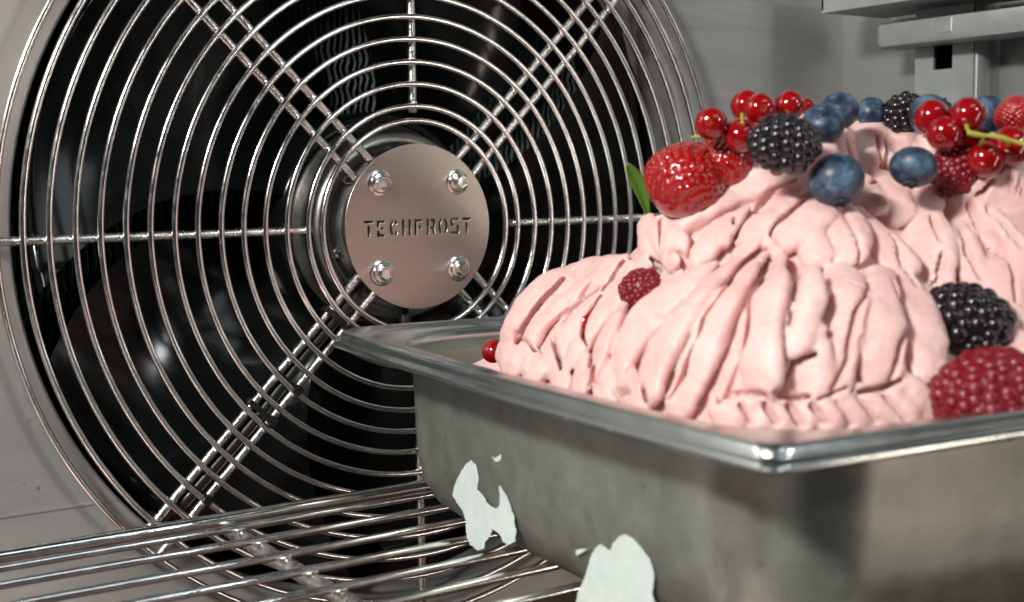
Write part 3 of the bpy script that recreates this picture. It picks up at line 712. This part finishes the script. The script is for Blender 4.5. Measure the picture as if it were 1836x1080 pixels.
CREASES = [
 (5, [(1205, 564), (1181, 594), (1155, 618), (1131, 653), (1116, 668)]),
 (6, [(1374, 446), (1338, 467), (1315, 487), (1306, 511), (1279, 544), (1255, 567), (1261, 588), (1244, 618), (1229, 647), (1223, 677), (1196, 721)]),
 (7, [(1392, 473), (1368, 493), (1359, 514), (1344, 544), (1341, 573), (1338, 612), (1327, 647), (1312, 677), (1288, 721)]),
 (6, [(1441, 481), (1431, 503), (1430, 534)]), (5, [(1422, 560), (1420, 582)]), (7, [(1462, 636), (1430, 637), (1420, 660), (1412, 703)]),
 (6, [(1494, 531), (1488, 566), (1485, 604)]), (9, [(1554, 503), (1548, 541), (1535, 566), (1529, 597), (1519, 645), (1510, 679), (1494, 698)]),
 (5, [(1604, 503), (1611, 522), (1618, 541)]), (9, [(1626, 575), (1617, 604), (1611, 641), (1604, 673), (1585, 701)]),
 (6, [(1290, 716), (1318, 704), (1350, 700), (1372, 708)]), (5, [(1392, 704), (1412, 714), (1450, 710)]), (6, [(1470, 716), (1500, 706), (1518, 696)]), (6, [(1540, 704), (1572, 694), (1600, 700), (1618, 680)]),
 (5, [(1010, 498), (999, 512), (985, 526), (963, 545), (952, 562), (941, 584), (930, 601)]),
 (6, [(1017, 557), (1013, 570), (999, 587), (990, 601), (992, 620), (1005, 645), (1005, 662)]),
 (9, [(1078, 529), (1066, 548), (1052, 565), (1044, 584), (1038, 607), (1052, 618)]), (4, [(1055, 507), (1047, 518), (1038, 532)]),
 (4, [(1116, 468), (1097, 495), (1080, 518)]), (5, [(1063, 657), (1060, 679), (1058, 692)]), (8, [(1100, 701), (1130, 704)]), (4, [(925, 600), (952, 612), (960, 630)]),
 (6, [(1232, 407), (1250, 397), (1270, 390)]), (7, [(1427, 320), (1400, 327), (1382, 340), (1365, 362), (1350, 377), (1332, 395), (1320, 422)]),
 (7, [(1445, 355), (1427, 372), (1407, 387), (1382, 405), (1375, 412), (1390, 430), (1402, 442)]), (8, [(1315, 425), (1327, 437)]),
 (8, [(1197, 452), (1220, 445), (1230, 465), (1232, 482)]), (5, [(1255, 470), (1275, 475), (1285, 462), (1295, 445)]), (4, [(1320, 385), (1317, 400)]),
 (4, [(1410, 452), (1430, 462), (1442, 480)]), (4, [(1182, 392), (1182, 420), (1182, 440)]), (6, [(1187, 485), (1165, 460)]),
 (6, [(1515, 380), (1525, 402), (1537, 425), (1547, 450), (1560, 485)]), (11, [(1600, 420), (1617, 445), (1632, 480), (1648, 510)]),
 (5, [(1672, 385), (1682, 410), (1690, 430)]), (7, [(1697, 452), (1690, 490), (1685, 515)]), (8, [(1700, 355), (1710, 390), (1727, 430), (1742, 465), (1762, 497)]),
 (8, [(1740, 362), (1760, 390), (1782, 425), (1807, 462), (1822, 495), (1822, 540)]), (6, [(1775, 367), (1797, 390), (1815, 415), (1836, 445)]),
 (5, [(1805, 315), (1803, 340), (1802, 372)]), (5, [(1782, 322), (1770, 340), (1760, 355)]), (4, [(1563, 328), (1576, 321)]),
 (5, [(1523, 250), (1526, 285), (1542, 305)]), (8, [(1575, 240), (1581, 272), (1581, 302)]), (6, [(1610, 262), (1640, 268)]),
 (4, [(1330, 723), (1350, 758)]), (4, [(1372, 724), (1394, 758)]), (4, [(1415, 724), (1440, 760)]), (4, [(1456, 724), (1484, 760)]), (4, [(1498, 722), (1530, 760)]), (5, [(1540, 714), (1574, 756)]), (5, [(1590, 708), (1626, 754)]),
 (4, [(1150, 690), (1158, 716)])]
for w_, pts in CREASES: carve(pts, w_)
ins = inside_r(HA, HB, .0208, .052); zz = gz[None, None, :]
over = ins[:, :, None] + np.where(zz < ZR - .003, .0028 + .10 * (ZR - zz), .0005)
D = np.maximum(D, over.astype(np.float32)); D = np.maximum(D, (-.0700 - zz).astype(np.float32) + 0 * D)
D[0] = D[-1] = 1e-2; D[:, 0] = D[:, -1] = 1e-2; D[:, :, 0] = D[:, :, -1] = 1e-2
def surface_nets(D):
    s = D < 0; nx, ny, nz = D.shape
    c = [s[i:nx - 1 + i, j:ny - 1 + j, k:nz - 1 + k] for i in (0, 1) for j in (0, 1) for k in (0, 1)]
    tot = sum(x.astype(np.int8) for x in c); act = (tot > 0) & (tot < 8); I = np.argwhere(act)
    idx = np.full(act.shape, -1, np.int64); idx[act] = np.arange(len(I))
    acc = np.zeros((len(I), 3)); cnt = np.zeros(len(I))
    co = [(i, j, k) for i in (0, 1) for j in (0, 1) for k in (0, 1)]
    for a in range(8):
        for b in range(a + 1, 8):
            dlt = np.array(co[b]) - np.array(co[a])
            if np.abs(dlt).sum() != 1: continue
            va = D[tuple((I + co[a]).T)]; vb = D[tuple((I + co[b]).T)]; m = (va < 0) != (vb < 0)
            t = np.where(m, va / np.where(m, va - vb, 1), 0); pos = np.array(co[a]) + t[:, None] * dlt
            acc[m] += pos[m]; cnt[m] += 1
    V = I + acc / cnt[:, None]; F = []
    for ax in range(3):
        sl0 = [slice(None)] * 3; sl1 = [slice(None)] * 3; sl0[ax] = slice(0, -1); sl1[ax] = slice(1, None)
        E_ = np.argwhere(s[tuple(sl0)] != s[tuple(sl1)]); u, v = [(1, 2), (2, 0), (0, 1)][ax]
        E_ = E_[(E_[:, u] > 0) & (E_[:, v] > 0)]
        eu = np.zeros(3, int); eu[u] = 1; ev = np.zeros(3, int); ev[v] = 1
        q = np.stack([idx[tuple((E_ - eu - ev).T)], idx[tuple((E_ - ev).T)], idx[tuple(E_.T)], idx[tuple((E_ - eu).T)]], 1)
        fl = ~s[tuple(E_.T)]; q[fl] = q[fl][:, ::-1]; F.append(q)
    return V, np.concatenate(F)
Vn, Fn = surface_nets(D)
Vn = np.c_[ga[0] + Vn[:, 0] * G, gb[0] + Vn[:, 1] * G, gz[0] + Vn[:, 2] * G]
cream_o = PW(LA / 2, LB / 2, -.070)
Wv = np.c_[PA[0] + PD[0] * Vn[:, 0] + PE[0] * Vn[:, 1], PA[1] + PD[1] * Vn[:, 0] + PE[1] * Vn[:, 1], Vn[:, 2]] - cream_o
me = bpy.data.meshes.new('ice_cream'); me.vertices.add(len(Wv)); me.vertices.foreach_set('co', Wv.ravel())
me.loops.add(len(Fn) * 4); me.loops.foreach_set('vertex_index', Fn.ravel().astype(np.int32))
me.polygons.add(len(Fn)); me.polygons.foreach_set('loop_start', np.arange(0, len(Fn) * 4, 4, dtype=np.int32))
me.polygons.foreach_set('use_smooth', np.ones(len(Fn), bool)); me.update(); me.validate(); me.materials.append(M_CREAM)
cream = bpy.data.objects.new('ice_cream', me); COL.objects.link(cream); cream.location = tuple(cream_o)
setp(cream, 'mound of ridged pale pink berry ice cream filling the steel pan', 'ice cream')
# lumpy surface: real relief, wide swells and small tears
nr = np.zeros(len(Wv) * 3); me.vertices.foreach_get('normal', nr); nr = nr.reshape(-1, 3)
amp = np.empty(len(Wv))
for i, v in enumerate(Wv):
    p = Vector(v)
    a_ = noise.noise(p * 75) * .0011 + noise.noise(p * 190 + Vector((3, 1, 2))) * .00036 + noise.noise(p * 480) * .00020
    q = noise.noise(p * 120 + Vector((9, 4, 7)))
    amp[i] = a_ - (.0030 * (q - .42) if q > .42 else 0)
Wv = Wv + nr * amp[:, None]; me.vertices.foreach_set('co', Wv.ravel()); me.update()
smo = cream.modifiers.new('smooth', 'SMOOTH'); smo.iterations = 2; smo.factor = .35
print('cream verts', len(Wv))

# ------------------------------------------------------------------ berries
def place(px, py, r, push=.4, D0=None):
    t = D0 or depth(px, py) or .52
    R = r * t / FPX; t2 = t - R * push; return CAM + ray(px, py) * t2, R * t2 / t
SPH = uvsphere(32, 20)
def frame(zdir, xhint=(0.3, 0.2, 1)):
    z = Vector(zdir).normalized(); x = Vector(xhint); x = (x - z * x.dot(z)).normalized(); y = z.cross(x)
    return Matrix((x, y, z)).transposed()
def ball(name, pos, R, m, label, cat, group, zdir, squash=.93, calyx=True, m2=M_CALYX, dent=.0):
    V = SPH[0].copy(); V[:, 2] *= squash
    o = empty(name, tuple(pos)); o.rotation_euler = frame(zdir).to_euler(); setp(o, label, cat, group)
    r = np.hypot(V[:, 0], V[:, 1]); V[:, 2] -= np.where(V[:, 2] > 0, dent * np.exp(-(r / .3) ** 2), 0)
    mesh_obj('skin', V * R, SPH[1], m, o)
    return o
def star(parent, R, n, rr, h, m, name='calyx'):
    V, F = [], []
    for k in range(n):
        t = 2 * math.pi * k / n; w = math.pi / n * .75
        for a, r, z in ((t - w, rr * .45, 0), (t + w, rr * .45, 0), (t, rr, h), (t, rr * .8, -.02)): V.append((R * r * math.cos(a), R * r * math.sin(a), R * (.90 + z)))
        b = 4 * k; F += [(b, b + 1, b + 2), (b, b + 2, b + 3), (b + 1, b + 3, b + 2), (b, b + 3, b + 1)]
    return mesh_obj(name, V, F, m, parent, smooth=False)
def toward(px, py, up=0, right=0):
    return -ray(px, py) + CU * up + CR * right
# red currants: px, py, r, push, D0, calyx direction, label
CUR = [(1275, 222, 29, 1.5, .475, (.1, -.15), 'red currant standing left of the cluster above the big strawberry'),
       (1338, 190, 28, 0, .500, None, 'topmost red currant of the left cluster, with a bright glint'),
       (1363, 196, 28, 0, .488, (.1, .2), 'red currant with a tan blossom scar turned to the front'),
       (1328, 243, 31, 0, .478, (.8, 0), 'red currant with a short yellow stalk, tucked behind the blackberry'),
       (1416, 190, 27, 0, .500, None, 'red currant between the left cluster and the blueberries'),
       (1446, 192, 15, 0, .53, None, 'mostly hidden red currant beside the top left blueberry'),
       (1671, 211, 31, 0, .505, None, 'upper left red currant of the right bunch'),
       (1735, 206, 30, 0, .500, None, 'upper red currant of the right bunch, above the green stem'),
       (1693, 240, 30, 0, .498, (-.2, -.3), 'lower left red currant of the right bunch with a pale scar'),
       (1726, 243, 30, 0, .508, None, 'red currant in the middle of the right bunch'),
       (1767, 286, 31, 0, .500, None, 'lowest red currant of the right bunch beside the raspberry'),
       (1812, 262, 34, 0, .505, None, 'large red currant under the green stem at the right edge'),
       (1750, 255, 26, 0, .52, None, 'shaded red currant at the back of the right bunch'),
       (885, 630, 22, 0, None, (.7, -.6), 'lone red currant in the pan corner left of the ice cream')]
for px, py, r, push, D0, cal, lb in CUR:
    if px == 885: pos, R = place(px, py, r, 0, .545)
    else: pos, R = place(px, py, r, 0, D0)
    zd = toward(px, py, *(cal if cal else (-.3, .9)))
    o = ball('red_currant', pos, R, M_CURR, lb, 'red currant', 'red currants on the ice cream', zd, .96, dent=.05)
    if cal: star(o, R, 7, .26, .10, M_CALYX)
# blueberries
BLU = [(1499, 323, 49, 1.3, None, (-3, .6), .92, 'large blueberry in front, resting on the ice cream ledge'),
       (1638, 300, 41, 0, .482, (-3, -.5), .82, 'blueberry next to the right raspberry'),
       (1475, 224, 38, 0, .488, (.9, -.2), .9, 'blueberry leaning on the blackberry with a pale blue bloom'),
       (1503, 200, 35, 0, .512, (1.0, -.5), .88, 'dark glossy blueberry behind the pale one at the top left'),
       (1563, 202, 27, 0, .545, (.6, .5), .9, 'small blueberry just behind the peak'),
       (1669, 208, 38, 0, .530, (.9, 1.2), .9, 'blueberry behind the right bunch of red currants'),
       (1772, 208, 34, 0, .530, (.3, .8), .95, 'greyish blueberry between red currant and right strawberry')]
for px, py, r, push, D0, zd, sqz, lb in BLU:
    pos, R = place(px, py, r, push, D0)
    o = ball('blueberry', pos, R, M_BLUE, lb, 'blueberry', 'blueberries on the ice cream', toward(px, py, *zd), sqz, dent=.10)
    V, F = [], []
    n = 40                                          # scalloped crown
    for i in range(n):
        t = 2 * math.pi * i / n; w = .5 + .5 * math.cos(5 * t)
        for rr, z in ((.20, .80), (.27 + .07 * w, .905 + .05 * w), (.30, .86)): V.append((R * rr * math.cos(t), R * rr * math.sin(t), R * z * sqz / .92))
    for i in range(n):
        j = (i + 1) % n; F += [(3 * i, 3 * j, 3 * j + 1, 3 * i + 1), (3 * i + 1, 3 * j + 1, 3 * j + 2, 3 * i + 2)]
    mesh_obj('crown', V, F, M_BLUE, o)
# drupelet berries
DS = uvsphere(12, 8)
dmesh = {}
def drupe(name, px, py, rx, ry, push, D0, m, label, cat, group, nd, axis, seed, dr=.235, aspect=1.15):
    pos, R = place(px, py, rx, push, D0); _ = ry / rx
    o = empty(name, tuple(pos)); o.rotation_euler = frame(axis).to_euler(); setp(o, label, cat, group)
    rz = R; rw = R * ry / rx
    mesh_obj('core', SPH[0] * np.array([rw, rw, rz]) * .91, SPH[1], m, o)
    if m.name not in dmesh:
        dmesh[m.name] = mesh_obj('drupelet', DS[0], DS[1], m, o); first = dmesh[m.name]
    else: first = None
    rr = random.Random(seed); k = 0
    rows = max(5, int(round(math.pi * .5 / dr * 1.05)))
    for j in range(rows):
        ph = math.pi * (j + .5) / rows; ring = max(1, int(round(2 * math.pi * math.sin(ph) / (dr * 1.95)))); 
        for i in range(ring):
            th = 2 * math.pi * (i + .5 * (j % 2) + rr.uniform(-.22, .22)) / ring; p2 = ph + rr.uniform(-.07, .07)
            n_ = Vector((math.sin(p2) * math.cos(th), math.sin(p2) * math.sin(th), math.cos(p2)))
            c = Vector((n_.x * rw, n_.y * rw, n_.z * rz)) * .84; sz = R * dr * rr.uniform(.80, 1.14)
            mt = Matrix.Translation(c) @ frame((n_.x / rw, n_.y / rw, n_.z / rz)).to_4x4() @ Matrix.Diagonal((sz, sz, sz * rr.uniform(.75, 1.0), 1))
            if first: first.matrix_local = mt; first = None
            else: share(dmesh[m.name], 'drupelet', o, mt)
    return o
GB = 'blackberries on the ice cream'; GR = 'raspberries on the ice cream'
drupe('blackberry', 1406, 259, 64, 50, 0, .462, M_BLACKB, 'blackberry between the big strawberry and the front blueberry', 'blackberry', GB, 60, CR * 1 + CU * -.1 - CF * .3, 1, .215)
drupe('blackberry', 1731, 579, 82, 68, .2, None, M_BLACKB, 'large out of focus blackberry above the lower right raspberry', 'blackberry', GB, 60, CR * 1 - CU * .35 - CF * .4, 2, .19)
drupe('blackberry', 1622, 204, 38, 34, 0, .545, M_BLACKB, 'dark blackberry at the back between two blueberries', 'blackberry', GB, 50, CR + CU * .5, 3, .25)
drupe('raspberry', 1152, 520, 46, 40, .25, None, M_RASP, 'raspberry half buried in the left side of the ice cream', 'raspberry', GR, 60, CR * .8 + CU * .3 - CF * .6, 4, .165)
drupe('raspberry', 1712, 310, 52, 46, 0, .508, M_RASP, 'raspberry under the right bunch of red currants', 'raspberry', GR, 60, CR * .5 - CU * .9 - CF * .3, 5, .165)
drupe('raspberry', 1782, 706, 112, 80, .2, .43, M_RASP, 'large out of focus raspberry at the lower right by the pan rim', 'raspberry', GR, 60, CR * 1 + CU * .1 - CF * .2, 6, .135)
# strawberries: dimpled skin, seeds
def strawberry(px, py, Rpx, Lpx, push, D0, axis, seed, label, leaves=0, wide=1.0):
    pos, R = place(px, py, Rpx, push, D0); Ln = R * Lpx / Rpx
    o = empty('strawberry', tuple(pos)); o.rotation_euler = frame(axis).to_euler(); setp(o, label, 'strawberry', 'strawberries on the ice cream')
    def prof(v):                                   # v 0 at calyx .. 1 tip ; z axis points to the tip
        return (math.sin(math.pi * min(1, v * .62 + .0)) ** .55) * (1 - v ** 3.4) ** .62
    nu, nv = 200, 150; V = []; sd = []
    rows = 17; rr = random.Random(seed)
    for j in range(rows):
        v = .10 + .84 * j / rows; ring = max(3, int(2 * math.pi * prof(v) * 1.0 / .27))
        for i in range(ring): sd.append((2 * math.pi * (i + .5 * (j % 2) + rr.uniform(-.1, .1)) / ring, v + rr.uniform(-.01, .01)))
    sp = np.array([(prof(v) * math.cos(t), prof(v) * math.sin(t), (v - .45) * 2 * Ln / R) for t, v in sd])
    for j in range(nv + 1):
        v = j / nv; r = prof(v)
        for i in range(nu):
            t = 2 * math.pi * i / nu; V.append((r * math.cos(t) * (1 + .03 * math.sin(2 * t + seed)), r * math.sin(t), (v - .45) * 2 * Ln / R))
    V = np.array(V); nrm = V / np.maximum(1e-6, np.linalg.norm(V * [1, 1, .5], axis=1))[:, None]; dp = np.zeros(len(V))
    for s_ in sp:
        d2 = ((V - s_) ** 2).sum(1); dp += np.exp(-d2 / .055 ** 2)
    V = V - nrm * np.minimum(dp, 1)[:, None] * .045
    V *= np.array([wide, 1, 1])
    F = [(j * nu + i, j * nu + (i + 1) % nu, (j + 1) * nu + (i + 1) % nu, (j + 1) * nu + i) for j in range(nv) for i in range(nu)]
    mesh_obj('skin', V * R, F, M_STRAW, o)
    parts = []; s8 = uvsphere(6, 4)
    for s_ in sp:
        n_ = Vector(s_ * [1, 1, .5]).normalized(); m3 = frame(n_, (0, 0, 1)); m_ = np.array(m3)
        vv = (s8[0] * [.024, .014, .010]) @ m_.T + (s_ - np.array(n_) * .026) * [wide, 1, 1]; parts.append((vv * R, s8[1]))
    seeds = mesh_obj('seed', *join(parts), M_SEED, o); seeds['kind'] = 'stuff'
    for k in range(leaves):
        t = 2 * math.pi * k / leaves; V2, F2 = [], []
        for i in range(9):
            u = i / 8; w = .20 * math.sin(math.pi * min(1, u * .93 + .07)) ** .8; rad = .15 + .95 * u; z = -.92 * Ln / R - .05 - .30 * u * (1 - u) + .25 * u * u
            for sgn, dz in ((-1, .03), (0, 0), (1, .03)):
                V2.append((rad * math.cos(t) - sgn * w * math.sin(t), rad * math.sin(t) + sgn * w * math.cos(t), z + dz))
        for i in range(8):
            for q in (0, 1): a = i * 3 + q; F2.append((a, a + 1, a + 4, a + 3))
        lf = mesh_obj('leaf', np.array(V2) * R, F2, M_LEAF, o); lf.modifiers.new('s', 'SOLIDIFY').thickness = .0004
    return o
strawberry(1234, 316, 87, 73, 0, .488, -CU * .85 - CR * .50 - CF * .15, 1, 'big glistening strawberry at the left edge of the ice cream top')
strawberry(1300, 288, 72, 60, 0, .494, -CU * .75 + CR * .25 - CF * .35, 2, 'second strawberry tucked between the big strawberry and the blackberry')
strawberry(1822, 204, 42, 36, 0, .520, -CU * .9 - CR * .2 - CF * .3, 3, 'strawberry at the top right edge of the photo')
P = []
for x, y in [(1070, 542), (1060, 556), (1050, 572), (1044, 590), (1044, 606)]:
    t = depth(x, y, .34) or .5; P.append(CAM + ray(x, y) * (t + .0002))
P = np.array(P); V, F = tube(P, [.0006, .0018, .0026, .0026, .0012], 10)
sc_ = mesh_obj('raspberry_sauce', np.array(V) - P[0], F, M_STRAW); sc_.location = tuple(P[0]); setp(sc_, 'dark red raspberry sauce in a deep fold left on the ice cream', 'sauce')
# leaf beside the strawberry
def leaf(name, pts, D0, wpx, label):
    V, F = [], []; n = len(pts)
    C3 = [CAM + ray(x, y) * (D0 + .002 * i) for i, (x, y) in enumerate(pts)]
    for i, c in enumerate(C3):
        tn = C3[min(i + 1, n - 1)] - C3[max(i - 1, 0)]; tn /= np.linalg.norm(tn); sd = np.cross(tn, ray(*pts[i])); sd /= np.linalg.norm(sd)
        w = wpx[i] * D0 / FPX
        for s_, dz in ((-1, .0010), (0, -.0006), (1, .0012)): V.append(c + sd * w * s_ - ray(*pts[i]) * dz)
    for i in range(n - 1):
        for q in (0, 1): a = i * 3 + q; F.append((a, a + 1, a + 4, a + 3))
    c0 = V[0]
    o = mesh_obj(name, np.array(V) - c0, F, M_LEAF); o.location = tuple(c0)
    sm_ = o.modifiers.new('sub', 'SUBSURF'); sm_.levels = 2; sm_.render_levels = 2; o.modifiers.new('s', 'SOLIDIFY').thickness = .0005
    setp(o, label, 'leaf'); return o
leaf('green_leaf', [(1124, 293), (1134, 310), (1146, 330), (1154, 350), (1158, 372), (1164, 390)], .500, [4, 12, 15, 12, 7, 3], 'small green leaf poking out left of the big strawberry')
# currant stalks
def stem(path, D0, rpx, label, pieces=()):
    P = [CAM + ray(x, y) * D0 for x, y in path]; c0 = P[0]; o = setp(empty('currant_stem', tuple(c0)), label, 'stem')
    def sub(path, r, nm):
        Q = np.array([CAM + ray(x, y) * (D0 + dd) for x, y, dd in path]) - c0
        s = np.linspace(0, 1, len(Q)); ss = np.linspace(0, 1, 24); Q = np.stack([np.interp(ss, s, Q[:, c]) for c in range(3)], 1)
        for _ in range(3): Q[1:-1] = (Q[:-2] + 2 * Q[1:-1] + Q[2:]) / 4
        rad = r * D0 / FPX * (1 + .18 * np.sin(ss * 17)); rad[-1] *= 1.5; rad[0] *= 1.3
        mesh_obj(nm, *tube(Q, rad, 10), M_STEM, o)
    sub([(x, y, 0) for x, y in path], rpx, 'stalk')
    for q in pieces: sub(q, rpx * .75, 'pedicel')
    return o
stem([(1736, 238), (1758, 243), (1785, 244), (1812, 252), (1836, 258), (1870, 272)], .487, 4.2, 'yellow-green currant stem crossing the right bunch',
     [[(1738, 240, 0), (1734, 230, .003), (1733, 224, .008)], [(1765, 244, 0), (1760, 254, .003), (1756, 262, .010)], [(1800, 248, 0), (1806, 256, .006), (1808, 262, .012)], [(1836, 258, 0), (1838, 248, .006)]])
stem([(1331, 222), (1331, 212), (1330, 203)], .470, 3.0, 'short yellow stalk on the currant behind the blackberry')
stem([(1240, 248), (1248, 245), (1256, 246)], .490, 3.0, 'tiny green stalk end under the leftmost currant')

# ------------------------------------------------------------------ shelf rails and post on the right
XP = .304
y0, y1 = onX(1640, 150, XP)[1], onX(1745, 100, XP)[1]
post = setp(empty('rail_post', (XP, y0, -.30)), 'upright square steel post with a dark rectangular slot on the side wall', 'post')
h = [onX(*q, XP) for q in ((1674, 82), (1708, 79), (1708, 123), (1673, 126))]; hy0, hy1 = h[0][1], h[1][1]; hz1, hz0 = h[0][2], h[3][2]
def at_post(vf): return [tuple(np.array(v) - np.array([XP, y0, -.30])) for v in vf[0]], vf[1]
t_ = .002
# front face split round the slot so it is a true opening
fr = [box(XP, XP + t_, y1, hy1, -.30, .50), box(XP, XP + t_, hy0, y0, -.30, .50), box(XP, XP + t_, hy1, hy0, hz1, .50), box(XP, XP + t_, hy1, hy0, -.30, hz0)]
bm = bmesh.new()
V, F = at_post(join(fr)); o = mesh_obj('face_plate', V, F, M_RAIL, post, smooth=False)
P = [(XP + t_, y1), (XP + .0006, y1 - .0006), (XP + .002, y1 - .002), (XP + .005, y1 - .003), (XC, y1 - .003), (XC, y1), (XP + t_, y1)]
V = [(x, y, z) for z in (-.30, .50) for x, y in P]; n = len(P); F = [(i, i + 1, n + i + 1, n + i) for i in range(n - 1)]
V, F = at_post((V, F)); mesh_obj('side_flange', V, F, M_RAIL, post)
V, F = at_post(box(XP + t_, XC, y0 - t_, y0, -.30, .50)); mesh_obj('back_flange', V, F, M_RAIL, post, smooth=False)
V, F = at_post(box(XP + .0175, XC - .0004, y1 + .0002, y0 - t_ - .0002, -.30, .50)); mesh_obj('post_inside', V, F, M_DARK, post, smooth=False)
XR = .284
a = onX(1574, 43, XR); b = onX(1574, 88, XR)
yF = a[1]
r1 = setp(empty('shelf_rail', (XR, yF, b[2])), 'lower steel shelf rail with rounded end in front of the slotted post', 'rail', 'shelf rails on the side wall')
def to(o, vf): L = np.array(o.location); return [tuple(np.array(v) - L) for v in vf[0]], vf[1]
# J-shaped section swept along y
sec = [(XR + .0012, a[2] - .0002), (XR, a[2] - .0008), (XR, b[2] + .003), (XR + .0009, b[2] + .0009), (XR + .003, b[2]), (XC - .0206, b[2])]
ye = -.44; V = [(x, y, z) for y in (yF, yF - .002, ye) for x, z in sec]; n = len(sec)
V[n - 0:n - 0] = []
F = [(j * n + i, j * n + i + 1, (j + 1) * n + i + 1, (j + 1) * n + i) for j in range(2) for i in range(n - 1)]
o = mesh_obj('rail_face', *to(r1, (V, F)), M_RAIL, r1, angle=30); o.modifiers.new('s', 'SOLIDIFY').thickness = .0016
o = mesh_obj('bracket_tab', *to(r1, box(XR - .0003, XR + .0015, onX(1708, 30, XR)[1], onX(1676, 30, XR)[1], b[2] + .0045, a[2] - .001)), M_RAIL, r1, smooth=False); bevel(o, .0012)
c = onX(1473, 24, .262); r2 = setp(empty('shelf_rail', tuple(c)), 'upper steel shelf rail with a thin folded lip at the top right', 'rail', 'shelf rails on the side wall')
y2 = c[1]
o = mesh_obj('rail_face', *to(r2, join([box(.262, XC - .006, ye, y2, c[2], c[2] + .0014), box(.262, .2634, ye, y2, c[2] + .0014, c[2] + .020), box(.262, XC - .006, y2 - .0014, y2, c[2] + .0014, c[2] + .02)])), M_RAIL, r2, smooth=False)

# ------------------------------------------------------------------ water drops on the back panel and the guard
parts = []; s8 = uvsphere(8, 6)
cnt = 0
while cnt < 260:
    x, z = rng.uniform(-.36, -.10), rng.uniform(-.135, .16)
    if math.hypot(x, z) < .197: continue
    r = rng.uniform(.0003, .0010); parts.append((s8[0] * [r, r * .5, r * 1.1] + [x, WY - .0001, z], s8[1])); cnt += 1
setp(mesh_obj('water_drops', *join(parts), M_DROP), 'fine water drops on the steel panel left of the guard', 'water drops', kind='stuff')
parts = []
for k in range(450):
    R = random.choice(radii[2:]); t = rng.uniform(0, 2 * math.pi); r = rng.uniform(.0002, .0004); al = rng.uniform(-2.6, -.6)
    rr = R + .0013 * math.cos(al); parts.append((s8[0] * r + [rr * math.cos(t), .0013 * math.sin(al), rr * math.sin(t)], s8[1]))
for k in range(450):
    a_, off = random.choice([(math.radians(q), w) for q in (45, 135, 225, 315) for w in (-.0062, .0062)] + [(math.radians(q), 0) for q in (0, 90, 180)])
    R = rng.uniform(.06, .19); r = rng.uniform(.0003, .0006); al = rng.uniform(-2.8, -.35); w = off + .0021 * math.cos(al)
    c_, s_ = math.cos(a_), math.sin(a_); parts.append((s8[0] * r + [R * c_ - w * s_, SY + .0021 * math.sin(al), R * s_ + w * c_], s8[1]))
setp(mesh_obj('condensation_beads', *join(parts), M_DROP), 'tiny beads of condensation on the wires of the fan guard', 'water drops', kind='stuff')
